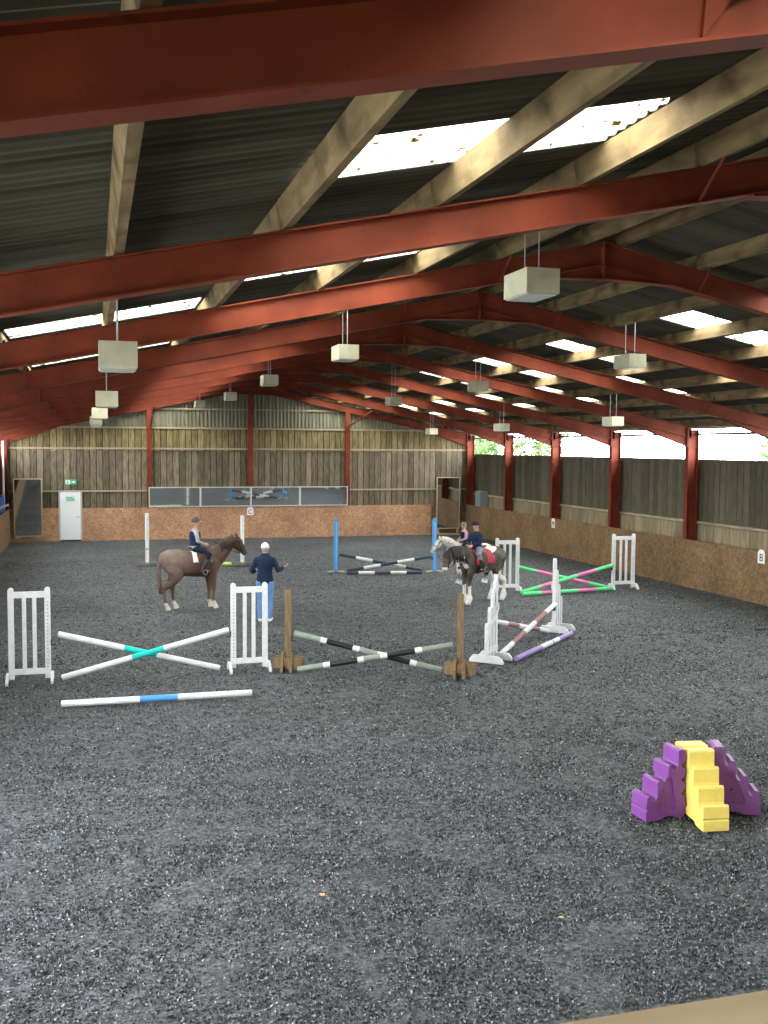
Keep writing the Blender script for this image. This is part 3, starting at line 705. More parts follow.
pole((7.52, 30.73, .06), (10.1, 30.21, .50), 'n2 w2 n2 w2 n2', 'navy and white banded pole sloping from the upright behind the grey horse')
pole((7.38, 30.22, .055), (9.70, 29.85, .055), 'n1.5 w2 n2 w2 n2', 'navy and white ground pole under the navy cross')
# white posts with lime pole
def white_post(loc, h, label):
    r = empty('white_post_stand', loc); tag(r, label, 'jump stand', 'plain white post stands')
    mb = MB(); mb.tube([((0, 0, .05), .062, .062), ((0, 0, h-.02), .062, .062), ((0, 0, h), .05, .05)], lat=(1, 0, 0), n=14); mb.build('post', WHITE, r, smooth=False)
    mb = MB(); mb.box((-.32, -.06, 0), (.32, .06, .12)); mb.build('base_beam', mat('grey_timber', (.20, .19, .17), (.14, .13, .12), rough=.9), r)
    mb = MB(); mb.box((-.06, -.3, 0), (.06, .3, .10)); mb.build('base_beam', mat('grey_timber', (.2, .19, .17)), r)
    mb = MB(); mb.tube([((0, 0, .52), .068, .068), ((0, 0, .57), .068, .068)], lat=(1, 0, 0), n=14); mb.build('collar', STEELG, r)
white_post((1.62, 34.0, 0), 1.72, 'plain white post stand behind the roan horse rump')
white_post((4.64, 33.4, 0), 1.64, 'plain white post stand behind the roan horse head')
pole((1.98, 33.92, .05), (4.30, 33.48, .05), 'y4 w1 y5', 'pale lime ground pole lying between the plain white posts', r=.06)

# ---------------------------------------------------------------- plastic jump blocks
def outward(me):
    bm = bmesh.new(); bm.from_mesh(me); bmesh.ops.recalc_face_normals(bm, faces=bm.faces); bm.to_mesh(me); bm.free(); return me
def block_mesh(name, material, top):
    H, T = .73, .28; Lb = top+.41
    prof = [(.0, .03), (.03, 0), (.10, 0), (.16, .03), (Lb-.24, .03), (Lb-.17, 0), (Lb, 0), (Lb, .105), (Lb-.018, .12), (Lb, .135), (Lb-.012, .25), (Lb-.03, .262), (Lb-.06, .262)]
    u, z = Lb-.06, .262
    for nu, nzz in ((Lb-.135, .42), (Lb-.265, .58), (Lb-.385, .73)):
        prof += [(u-.006, z-.028), (u-.025, z-.05), (u-.05, z-.052), (nu+.012, z-.03), (nu+.002, z+.0), (nu, nzz-.02), (nu-.014, nzz)]
        u, z = nu-.05, nzz
        if nzz < .7: prof.append((u, z))
    if top > .2: prof += [(top-.06, H), (top-.08, H-.02), (top-.13, H-.02), (top-.15, H)]
    prof += [(.03, H), (.0, H-.025)]
    zz = H-.12
    while zz > .16:      # small teeth on the tall inner edge
        prof += [(0, zz), (.05, zz-.05), (.05, zz-.06), (0, zz-.09)]; zz -= .15
    clean = [prof[0]]
    for p in prof[1:]:
        if (Vector(p)-Vector(clean[-1])).length > .004: clean.append(p)
    mb = MB(); mb.prism(clean, (1, 0, 0), (0, 0, 1), (0, -T/2, 0), (0, T, 0)); return outward(mb.mesh(name, material))
def plastic(name, rgb): return mat(name, lin(rgb)[:3], tuple(v*.9 for v in lin(rgb)[:3]), scale=8, rough=.42, spec=.45, dirt=(tuple(v*.6 for v in lin(rgb)[:3]), 7, .66, .9))
PUR, PUR2, YEL = plastic('purple_plastic', (116, 62, 134)), plastic('faded_purple_plastic', (130, 80, 140)), plastic('yellow_plastic', (226, 203, 105))
def jump_block(loc, ang, me, material, label):
    r = empty('jump_block', loc, ang); tag(r, label, 'jump block', 'stepped plastic jump blocks')
    o = link('block_body', me, r)
    # cut the hollows into both flat faces
    for s in (-1, 1):
        mb = MB(); pts = []
        for cx, cz, rr, a0, a1 in ((.16, .14, .05, PI, 1.75*PI), (.30, .15, .055, 1.6*PI, 2.25*PI), (.19, .40, .05, .2*PI, PI)):
            for k in range(6): a = a0+(a1-a0)*k/5; pts.append((cx+rr*math.cos(a), cz+rr*math.sin(a)))
        mb.prism(pts, (1, 0, 0), (0, 0, 1), (0, s*.14-.035, 0), (0, .07, 0))
        cut = link('cutter', outward(mb.mesh('cutter', material))); cut.parent = r
        md = o.modifiers.new('hollow', 'BOOLEAN'); md.object = cut; md.operation = 'DIFFERENCE'; md.solver = 'EXACT'
        cut.location = (0, 0, 0)
    bv = o.modifiers.new('soft', 'BEVEL'); bv.width = .008; bv.segments = 2; bv.limit_method = 'ANGLE'; bv.angle_limit = .6
    dg = bpy.context.evaluated_depsgraph_get(); dg.update()
    me2 = bpy.data.meshes.new_from_object(o.evaluated_get(dg), depsgraph=dg); o.modifiers.clear(); o.data = me2; me2.name = 'block_body'
    for ch in [c for c in r.children if c.name.startswith('cutter')]: bpy.data.objects.remove(ch)
    mb = MB(); mb.cyl((.21, -.108, .26), (.21, -.100, .26), .012, n=10); mb.build('plug', BLACK, r)
    return r
jump_block((5.985, 9.49, 0), PI+.06, block_mesh('block', PUR, .07), PUR, 'purple stepped plastic jump block, fin on the arena centre side of the yellow one')
jump_block((6.20, 9.66, 0), -1.737, block_mesh('block', YEL, .36), YEL, 'yellow stepped plastic jump block between the two purple blocks')
jump_block((6.38, 9.50, 0), -.38, block_mesh('block', PUR2, .10), PUR2, 'faded purple stepped plastic jump block, fin on the side wall side of the yellow one')

# ---------------------------------------------------------------- horses
HAIR = {}
def coatmat(): return mat('horse_coat', (1, 1, 1), (.78, .78, .78), scale=14, rough=.62, attr='coat', spec=.25, bump=.05)
EYE = mat('dark_eye', (.01, .008, .006), rough=.1)
def horse(name, loc, rz, scale, label, colour, neck, head, girth=1.0, manec=(.03, .02, .02), tailc=(.03, .02, .02), padc=(.75, .75, .75), feather=0, legx=(.42, -.56), saddle=(.16, (-.33, .29), 1.75), stag=((0, 0), (0, 0)), ear=.09, bridlec=(.02, .015, .012), hs=1.0, ml=1.0):
    r = empty(name, loc, rz, scale); tag(r, label, 'horse')
    mb = MB(); g = girth
    mb.tube([((-.80, 0, 1.10), .06, .10), ((-.74, 0, 1.13), .19*g, .23), ((-.60, 0, 1.15), .255*g, .29), ((-.42, 0, 1.14), .27*g, .30), ((-.2, 0, 1.09), .28*g, .30), ((.05, 0, 1.07), .285*g, .31), ((.25, 0, 1.08), .26*g, .315), ((.42, 0, 1.11), .22*g, .29), ((.56, 0, 1.14), .16*g, .22), ((.64, 0, 1.16), .07, .10)], n=20)
    mb.tube([((.0, 0, 1.27), .10, .08), ((.22, 0, 1.34), .085, .10), ((.40, 0, 1.36), .08, .10), ((.55, 0, 1.34), .07, .10)], n=12)          # withers
    mb.ell((-.50, 0, 1.24), (.30, .17*g, .19), n=14)                                                                                       # croup
    nk = [Vector(p) for p in neck]
    mb.tube([((.36, 0, 1.12), .17*g, .30), (nk[0], .15*g, .235), (nk[1], .115*g, .185), (nk[2], .085, .135), (nk[3], .07, .105)], n=16)
    hp, hm = Vector(head[0]), Vector(head[1]); d = hm-hp; L_ = d.length; t = d/L_; up = Vector((-t.z, 0, t.x)); up = up if up.x > 0 else -up
    lat = Vector(head[2]) if len(head) > 2 else Vector((0, 1, 0))
    pt = lambda u, v=0: hp + t*(L_*u) - up*v
    mb.tube([(p_, a_*hs, b_*hs) for p_, a_, b_ in ((pt(-.08), .05, .07), (pt(.08, .01), .085, .105), (pt(.27, .025), .095, .135), (pt(.45, .02), .075, .11), (pt(.68, .0), .058, .078), (pt(.85, 0), .06, .07), (pt(.97, .005), .058, .062), (pt(1.02, .01), .035, .035))], lat=lat, n=14)
    for s in (-1, 1):
        e0 = hp + lat*(s*.055) - t*.02 + up*.05
        mb.tube([(e0, .03, .025), (e0 + Vector((0, 0, ear*.6)) + lat*(s*.02), .028, .02), (e0 + Vector((.01, 0, ear*1.25)) + lat*(s*.015), .006, .006)], n=8)
        fx, hx = legx; q_ = (s+1)//2; fx += stag[0][q_]; hx += stag[1][q_]; y = .125*g; k = s*.018; fk = 1+feather
        mb.tube([((.40, s*.13*g, 1.16), .09, .19), ((.40, s*.145*g, .98), .10, .16), ((fx-.02, y*s, .78), .075, .10), ((fx, y*s, .60), .055, .065), ((fx+.01, y*s, .47), .052, .058), ((fx, y*s, .40), .038, .042), ((fx, y*s, .27), .036*(1+.3*feather), .04*(1+.3*feather)), ((fx, y*s, .165), .046*fk, .05*fk), ((fx+.03, y*s, .10), .042*fk, .046*fk), ((fx+.045, y*s, .055), .056*(1+.3*feather), .062*(1+.3*feather)), ((fx+.055, y*s, 0), .066*(1+.2*feather), .074*(1+.2*feather))], n=14)
        mb.tube([((-.52, s*.12*g, 1.16), .13, .25), ((-.46, s*.15*g, .95), .125, .21), ((-.44, s*.15*g, .80), .095, .155), ((-.53, s*.135*g, .66), .068, .095), ((hx-.09, y*s, .52), .048, .07), ((hx-.085, y*s, .42), .042, .052), ((hx-.065, y*s, .29), .038*(1+.3*feather), .042*(1+.3*feather)), ((hx-.055, y*s, .165), .047*fk, .05*fk), ((hx-.02, y*s, .10), .042*fk, .046*fk), ((hx, y*s, .055), .056*(1+.3*feather), .062*(1+.3*feather)), ((hx+.012, y*s, 0), .066*(1+.2*feather), .074*(1+.2*feather))], n=14)
    me = blob(mb, 'body', coatmat(), .016, 3, colour); link('body', me, r)
    for s in (-1, 1):
        mb = MB(); mb.ell(pt(.25, -.03) + lat*(s*.088*hs), (.022, .014, .022), n=10); mb.build('eye', EYE, r, smooth=True)
    # mane: overlapping locks on the crest
    mm = mat('mane_%.2f_%.2f' % (manec[0], manec[1]), manec, tuple(v*.55 for v in manec), scale=30, stretch=(1, 1, .3), rough=.7)
    mb = MB(); path = [Vector((.42, 0, 1.36)), nk[1]+Vector((-.06, 0, .16)), nk[2]+Vector((-.04, 0, .12)), nk[3]+Vector((-.02, 0, .10))]
    for k in range(22):
        u = k/21*(len(path)-1); i = min(int(u), len(path)-2); q = path[i].lerp(path[i+1], u-i); sd = 1 if name != 'roan_horse' or k % 5 == 0 else -1
        ln = random.uniform(.17, .26)*ml
        mb.tube([(q + Vector((0, 0, .02)), .02, .03), (q + Vector((.0, sd*.07*g, -.02)), .018, .035), (q + Vector((random.uniform(-.03, .02), sd*.12*g, -ln*.55)), .014, .03), (q + Vector((random.uniform(-.03, .03), sd*.13*g, -ln)), .005, .008)], lat=(0, 1, 0), n=6)
    for k in range(5 if ml < 1.2 else 14):
        q = hp + lat*random.uniform(-.03, .03)*ml; mb.tube([(q+up*.07, .02, .02), (q+t*.12+up*.075, .02, .012), (q+t*.24+up*.06, .006, .005)], lat=lat, n=6)
    mb.build('mane', mm, r, smooth=True)
    tm = mat('tail_%.2f_%.2f' % (tailc[0], tailc[1]), tailc, tuple(v*.55 for v in tailc), scale=20, stretch=(1, 1, .2), rough=.7)
    mb = MB()
    for k in range(9):
        a = random.uniform(-1, 1); b = random.uniform(-.5, .5)
        mb.tube([((-.75, a*.015, 1.24), .022, .025), ((-.815, a*.03, 1.14), .03, .035), ((-.835, a*.05, .92), .036, .042), ((-.82+b*.03, a*.055, .62), .03, .036), ((-.80+b*.04, a*.045, .38), .01, .012)], n=7)
    mb.build('tail', tm, r, smooth=True)
    # tack
    leather = mat('brown_leather', (.10, .045, .025), (.06, .028, .016), rough=.45)
    sx, pl, pr = saddle
    pm = mat('pad_%.2f_%.2f' % (padc[0], padc[1]), padc, rough=.9)
    mb = MB(); K = 16; cols = 8
    for i in range(cols+1):
        x = sx+pl[0] + (pl[1]-pl[0])*i/cols
        for j in range(K+1):
            a = -pr + 2*pr*j/K; rz_ = .325 - .02*math.cos(2*a)
            yy = math.sin(a)*(.285*g+.03); zz = 1.09 + math.cos(a)*(.315)
            if abs(a) < .7: zz = max(zz, 1.40 - abs(yy)*.55)
            mb.v.append((x + (abs(a) > 1.2)*(.04 if i > cols/2 else 0), yy, zz))
    for i in range(cols):
        for j in range(K): a = i*(K+1)+j; mb.f.append((a, a+1, a+K+2, a+K+1)); mb.m.append(0)
    o = mb.build('saddle_pad', pm, r, smooth=True); sm = o.modifiers.new('solid', 'SOLIDIFY'); sm.thickness = .018; sm.offset = 1
    mb = MB()
    mb.tube([((sx-.27, 0, 1.49), .14, .02), ((sx-.22, 0, 1.46), .15, .035), ((sx-.05, 0, 1.435), .11, .035), ((sx+.12, 0, 1.46), .085, .035), ((sx+.19, 0, 1.50), .06, .025)], n=14)
    for s in (-1, 1):
        R = Matrix.Rotation(s*.06, 3, 'X'); mb.ell((sx+.08, s*(.285*g+.012), 1.15), (.18, .020, .24), n=14, R=R)
        mb.tube([((sx, s*.09, 1.44), .12, .02), ((sx+.03, s*.22*g, 1.34), .15, .02), ((sx+.06, s*.28*g, 1.2), .16, .02)], lat=(1, 0, 0), n=10)
    link('saddle', blob(mb, 'saddle', leather, .014, 3), r)
    for s in (-1, 1):
        mb = MB(); mb.cyl((sx+.10, s*(.31*g+.02), 1.1), (sx+.07, s*(.34*g+.03), .97), .01, n=6); lt = mb.build('stirrup_leather', leather, r)
        mb = MB(); c = Vector((sx+.07, s*(.345*g+.03), .91)); ring = [c + Vector((.055*math.cos(2*PI*k/12), 0, .06*math.sin(2*PI*k/12))) for k in range(13)]
        mb.tube([(q, .007, .007) for q in ring], n=6); mb.build('stirrup', STEELG, lt, smooth=True)
    mb = MB(); c = pt(.42, .015); bm_ = mat('bridle_%.2f' % bridlec[0], bridlec, rough=.5)
    def loop(u, v, a, b, th):
        pts = []; cc = pt(u, v)
        for k in range(17): an = 2*PI*k/16; pts.append((cc + lat*(a*hs*math.cos(an)) + up*(b*hs*math.sin(an)), th, th))
        mb.tube(pts, lat=t, n=6, caps=False)
    loop(.55, .01, .073, .102, .011); loop(.10, .012, .095, .115, .011); 
    for s in (-1, 1):
        mb.cyl(pt(.08, .0)+lat*(s*.095*hs), pt(.55, .01)+lat*(s*.078*hs), .011, n=6); mb.cyl(pt(.55, .03)+lat*(s*.076*hs), pt(.85, .03)+lat*(s*.064*hs), .010, n=6)
    mb.build('bridle', bm_, r, smooth=True)
    hand = Vector((sx+.36, 0, 1.60))
    for s in (-1, 1):
        a = pt(.85, .03)+lat*(s*.068); mb = MB(); mid = (a+hand)/2 + Vector((0, s*.10, -.05))
        mb.tube([(a, .008, .008), (a.lerp(mid, .5)+Vector((0, s*.03, -.03)), .008, .008), (mid, .008, .008), (hand + Vector((0, s*.07, 0)), .008, .008)], n=6); mb.build('rein', bm_, r, smooth=True)
    mb = MB(); pts = [(Vector((.22, math.sin(a)*(.275*g+.012), 1.075 + math.cos(a)*.325)), .006, .035) for a in [PI*.62 + PI*.76*k/10 for k in range(11)]]
    mb.tube(pts, lat=(0, 0, 1), n=8); mb.build('girth', leather, r, smooth=True)
    return r
import mathutils.noise as NZ
def mixc(a, b, t): t = max(0, min(1, t)); return tuple(a[i]*(1-t)+b[i]*t for i in range(3))
def sstep(lo, hi, v): t = max(0, min(1, (v-lo)/(hi-lo))); return t*t*(3-2*t)
def roan(p):
    n_ = NZ.noise(p*6)*.5+.5; n2 = NZ.noise(p*40)*.5+.5
    dark = (.092, .047, .030); gr = (.225, .16, .136)
    f = sstep(.1, -.55, p.x)*sstep(.55, 1.0, p.z); c = mixc(dark, gr, f*(.65+.35*n_)*(.7+.5*n2) + .12)
    if p.x > .62: c = mixc(c, (.06, .032, .022), sstep(.75, 1.05, p.x)*.8)
    if p.z < .60: c = mixc(c, (.16, .095, .07), sstep(.6, .4, p.z)*.7)
    if p.z < .17+.05*n_: c = mixc(c, (.66, .60, .52), sstep(.22, .15, p.z))
    return c
def pie(p):
    w_ = (.72, .69, .64); k_ = (.05, .038, .030); gr = (.125, .096, .076)
    n_ = NZ.noise(p*3.1); c = mixc(k_, gr, sstep(-.25, .35, NZ.noise(p*5)) * .8)
    if p.z < .50+.08*n_: c = w_
    # white patches: loin, behind girth, flank, throat, blaze
    for cx, cy, cz, rr in ((-.24, 0, 1.38, .24), (-.02, 0, .82, .2), (.80, .16, 1.14, .14), (.66, .12, .96, .11)):
        if (p-Vector((cx, cy, cz))).length + .06*n_ < rr: c = w_
    if p.x > 1.30 and p.z < 1.02: c = w_
    if p.x < -.42 and p.z < .80 + .1*n_: c = w_
    if p.z < .06: c = mixc(c, (.42, .37, .3), .5)
    return c
def grey(p):
    n_ = NZ.noise(p*4)*.5+.5; c = mixc((.72, .69, .64), (.60, .56, .5), n_)
    if p.z < .45: c = mixc(c, (.12, .10, .09), sstep(.45, .3, p.z)*sstep(.1, .2, p.z)*.9)
    if p.x > 1.45: c = mixc(c, (.40, .33, .31), sstep(1.45, 1.56, p.x))
    return c
horse('roan_horse', (2.27, 24.75, 0), .10, 1.0, 'chestnut roan horse with white feet standing side-on under a rider', roan,
      [(.58, 0, 1.27), (.74, 0, 1.42), (.88, 0, 1.55), (.96, 0, 1.62)], ((1.01, 0, 1.66), (1.27, 0, 1.27)), girth=1.06, hs=1.15, manec=(.05, .028, .02), tailc=(.19, .13, .11), padc=(.75, .74, .72), saddle=(.13, (-.20, .20), 1.4), stag=((.03, -.03), (-.09, .15)))
horse('piebald_horse', (9.37, 24.08, 0), math.radians(-155.4), .97, 'dark brown and white piebald cob with feathered legs and red saddle pad', pie,
      [(.62, 0, 1.26), (.84, .01, 1.33), (1.04, .03, 1.38), (1.18, .05, 1.38)], ((1.24, .06, 1.38), (1.40, .12, .95)), girth=1.2, manec=(.022, .018, .016), tailc=(.5, .47, .43), padc=(.33, .035, .055), feather=.75, legx=(.48, -.60), stag=((-.05, .06), (.05, -.08)), hs=1.22, ml=1.7)
horse('grey_horse', (10.40, 27.5, 0), PI+.08, .80, 'white grey pony standing behind the piebald cob', grey,
      [(.60, 0, 1.30), (.82, 0, 1.45), (1.02, .02, 1.56), (1.15, .03, 1.60)], ((1.19, .03, 1.62), (1.56, .05, 1.16)), girth=1.05, manec=(.70, .67, .60), tailc=(.6, .57, .5), padc=(.06, .06, .08))

# ---------------------------------------------------------------- people
SKIN = mat('skin', (.52, .30, .22), (.46, .26, .19), scale=20, rough=.55)
def cloth(name, rgb, k=.8): c = lin(rgb)[:3]; return mat(name, c, tuple(v*k for v in c), scale=16, rough=.9, bump=.15, spec=.1)
def limb(mb, pts, n=10, lat=(0, 1, 0)): mb.tube([(p, a, b) if b else (p, a, a) for p, a, b in [(q+(None,))[:3] if len(q) == 2 else q for q in pts]], lat=lat, n=n)
def hand(mb, wrist, d, pn, curl=.8):
    """palm with four fingers and a thumb; d = pointing direction, pn = palm normal"""
    d = Vector(d).normalized(); pn = Vector(pn); pn = (pn - d*pn.dot(d)).normalized(); sd = d.cross(pn)
    w_ = Vector(wrist)
    mb.tube([(w_-d*.02, .026, .02), (w_+d*.03, .036, .017), (w_+d*.085, .040, .014), (w_+d*.10, .03, .01)], lat=sd, n=10)
    for k, ln in enumerate((.068, .078, .072, .056)):
        p = w_ + d*.088 + sd*(.030-.020*k); pts = [(p, .0095, .0095)]; a = 0
        for j in range(3):
            a += curl*(.5 if j == 0 else .9); st = ln*(.45, .32, .23)[j]; p = p + (d*math.cos(a) + pn*math.sin(a))*st; pts.append((p, .009-.0008*j, .009-.0008*j))
        mb.tube(pts, lat=sd, n=7)
    p = w_ + d*.03 + sd*.03; q = p + d*.035 + sd*.03 + pn*.012; e = q + d*.03 + pn*.02*curl - sd*.004
    mb.tube([(p, .013, .013), (q, .011, .011), (e, .009, .009)], n=7)
def head(mb, c, face):
    """c head centre; face unit vector (horizontal) the face looks along"""
    f = Vector(face).normalized(); l = Vector((0, 0, 1)).cross(f); R = Matrix((f, l, Vector((0, 0, 1)))).transposed(); c = Vector(c)
    mb.ell(c, (.098, .076, .112), n=16, R=R); mb.ell(c+f*.03+Vector((0, 0, -.06)), (.062, .055, .058), n=12, R=R)
    mb.tube([(c+f*.092+Vector((0, 0, .012)), .009, .009), (c+f*.112+Vector((0, 0, -.022)), .015, .013), (c+f*.092+Vector((0, 0, -.034)), .011, .007)], lat=l, n=8)
    for s in (-1, 1): mb.ell(c+l*(s*.078)+f*(-.008)+Vector((0, 0, -.01)), (.02, .011, .032), n=8, R=R)
    mb.ell(c+f*.088+Vector((0, 0, -.062)), (.01, .026, .008), n=8, R=R)
    return R
def face_parts(root, c, R):
    c = Vector(c)
    for s in (-1, 1):
        mb = MB(); mb.ell(c + R @ Vector((.086, s*.032, .008)), (.011, .014, .009), n=8, R=R); mb.build('eye', EYE, root, smooth=True)
    mb = MB(); mb.ell(c + R @ Vector((.094, 0, -.063)), (.008, .024, .006), n=8, R=R); mb.build('mouth', mat('lips', (.33, .12, .10), rough=.5), root, smooth=True)
def helmet(root, c, R, material, peak):
    c = Vector(c); mb = MB()
    prof = []
    n, k = 18, 7
    for i in range(k+1):
        t = PI*.60*i/k
        for j in range(n):
            a = 2*PI*j/n; mb.v.append(c + R @ Vector((.128*math.sin(t)*math.cos(a)-.004, .104*math.sin(t)*math.sin(a), .035 + .115*math.cos(t))))
    for i in range(k):
        for j in range(n): mb.f.append((i*n+j, (i+1)*n+j, (i+1)*n+(j+1) % n, i*n+(j+1) % n)); mb.m.append(0)
    o = mb.build('helmet', material, root, smooth=True); s = o.modifiers.new('s', 'SOLIDIFY'); s.thickness = .014; s.offset = -1
    mb = MB(); mb.prism([(.10*math.cos(a), .085*math.sin(a)) for a in [-PI/2+PI*k/10 for k in range(11)]], R @ Vector((1, 0, 0)), R @ Vector((0, 1, 0)), c + R @ Vector((.085, 0, .022)), R @ Vector((.0, 0, .01))); mb.build('peak', peak, o)
    mb = MB(); pts = [(c + R @ Vector((.03+.02*math.cos(a), .088*math.cos(a)*1.0, -.02-.115*math.sin(a))), .006, .006) for a in [PI*k/10 for k in range(11)]]; mb.tube(pts, n=6); mb.build('chin_strap', BLACK, o)
def rider(loc, rz, scale, label, jacket, vest, legs, boots, helm, peak, look=0, hairc=(.25, .16, .09), spread=1.0, sleevec=None, torso_lean=.04):
    """origin on the saddle; faces local +x"""
    r = empty('person', loc, rz, scale); tag(r, label, 'person', 'riders on horseback')
    lx = torso_lean; sh = .53
    hc = (lx+.03, 0, .79); fd = (math.cos(look), math.sin(look), 0)
    kn = lambda s: (.33, s*.27*spread, -.10); an = lambda s: (.14, s*.285*spread, -.50)
    el = lambda s: (lx+.04, s*.245, .27); wr = lambda s: (lx+.25, s*.10, .17)
    torso = [((0, 0, -.0), .12, .10), ((0, 0, .06), .165, .125), ((.0, 0, .14), .15, .115), ((lx*.5, 0, .26), .13, .095), ((lx, 0, .40), .155, .11), ((lx, 0, .50), .165, .10), ((lx, 0, .555), .12, .075), ((lx, 0, .59), .06, .055), ((lx+.01, 0, .66), .05, .05), ((lx+.02, 0, .72), .045, .045)]
    torso = [(p, a*1.1, b*1.14) for p, a, b in torso]
    mb = MB(); mb.tube(torso, n=16); R = head(mb, hc, fd)
    for s in (-1, 1):
        limb(mb, [((lx, s*.15, sh), .055), ((lx, s*.205, sh-.04), .052), (el(s), .040), (((lx+.14), s*.175, .22), .037), (wr(s), .026)])
        hand(mb, wr(s), (.9, -s*.15, -.12), (0, -s, -.35), 1.1)
        limb(mb, [((0, s*.08, .06), .10), ((.13, s*.16*spread, .02), .092), (kn(s), .062), ((.25, s*.28*spread, -.26), .058), (an(s), .036)])
        limb(mb, [((.10, s*.287*spread, -.53), .036), ((.18, s*.297*spread, -.545), .04), ((.31, s*.307*spread, -.555), .03)])
    link('body', blob(mb, 'body', SKIN, .0085, 2), r); face_parts(r, hc, R)
    g = .016
    mb = MB()                                   # jacket or shirt with sleeves
    mb.tube([(p, a+g, b+g) for p, a, b in ([((0, 0, .02), .16, .12)] + torso[1:7] + [((lx, 0, .585), .065, .06), ((lx+.005, 0, .615), .06, .055)])], n=16)
    for s in (-1, 1): limb(mb, [((lx, s*.13, sh), .07), ((lx, s*.205, sh-.04), .068), (el(s), .056), ((lx+.14, s*.175, .22), .052), ((lx+.235, s*.108, .173), .038)])
    link('jacket', blob(mb, 'jacket', jacket, .011, 3), r)
    if vest:
        mb = MB(); mb.tube([(p, a+.032, b+.036) for p, a, b in (torso[2:6] + [((lx, 0, .545), .11, .075)])], n=16); link('body_protector', blob(mb, 'body_protector', vest, .012, 3), r)
    for s in (-1, 1):
        mb = MB(); limb(mb, [((-.02, s*.07, .07), .118), ((.0, s*.085, .05), .118), ((.13, s*.16*spread, .02), .108), (kn(s), .078), ((.25, s*.28*spread, -.26), .072), ((.16, s*.286*spread, -.46), .05)])
        mb.tube([((-.03, 0, -.02), .13, .10), ((-.02, 0, .08), .178, .138), ((0, 0, .15), .16, .125)], n=14)
        if s == 1:
            for q in (-1,): limb(mb, [((-.02, q*.07, .07), .118), ((.0, q*.085, .05), .118), ((.13, q*.16*spread, .02), .108), (kn(q), .078), ((.25, q*.28*spread, -.26), .072), ((.16, q*.286*spread, -.46), .05)])
            link('breeches', blob(mb, 'breeches', legs, .012, 3), r)
        mb = MB(); limb(mb, [((.27, s*.279*spread, -.21), .066), ((.245, s*.282*spread, -.28), .079), ((.14, s*.287*spread, -.5), .052), ((.11, s*.288*spread, -.55), .045)])
        limb(mb, [((.09, s*.288*spread, -.545), .045), ((.18, s*.298*spread, -.555), .05), ((.33, s*.308*spread, -.565), .036)]); link('boot', blob(mb, 'boot', boots, .011, 3), r)
    helmet(r, hc, R, helm, peak)
    hm_ = mat('hair_%.2f' % hairc[0], hairc, tuple(v*.6 for v in hairc), scale=40, rough=.6); mb = MB(); b = Vector(hc) - Vector(fd)*.085
    mb.tube([(b+Vector((0, 0, .0)), .05, .035), (b+Vector((-.03, 0, -.09)), .055, .035), (b+Vector((-.045, 0, -.22)), .04, .028), (b+Vector((-.05, 0, -.34)), .012, .012)], n=10); mb.build('hair', hm_, r, smooth=True)
    return r
NAVY = cloth('navy_cloth', (38, 48, 78)); NAVYJ = cloth('navy_jacket', (36, 48, 72)); GREYS = cloth('grey_sleeves', (165, 165, 170)); DARKB = cloth('dark_breeches', (34, 38, 58)); GREYB = cloth('grey_breeches', (120, 125, 140))
BOOT = mat('riding_boot', (.03, .03, .035), rough=.4); HELM1 = cloth('brown_helmet', (95, 80, 75)); HELM2 = cloth('navy_helmet', (45, 42, 62)); HELM3 = cloth('grey_helmet', (130, 118, 112)); PINKS = cloth('pink_sleeves', (175, 150, 165)); BLACKV = cloth('black_vest', (40, 36, 48))
rider((2.30, 24.75, 1.40), .10, .86, 'rider in navy body protector and grey sleeves on the chestnut roan horse', GREYS, NAVY, DARKB, BOOT, HELM1, mat('pale_peak', (.4, .36, .34), rough=.6), look=-.75, hairc=(.34, .24, .17), spread=1.38, torso_lean=.0)
rider((9.24, 24.02, 1.32), math.radians(-155.4), .81, 'rider in navy jacket and grey breeches on the piebald cob', NAVYJ, None, GREYB, BOOT, HELM2, HELM2, look=.2, hairc=(.40, .29, .2), spread=1.55)
rider((10.22, 27.5, 1.125), PI+.08, .70, 'young rider in black vest and pale pink sleeves on the grey pony', PINKS, BLACKV, DARKB, BOOT, HELM3, HELM3, look=.25, hairc=(.2, .13, .09), spread=1.45)

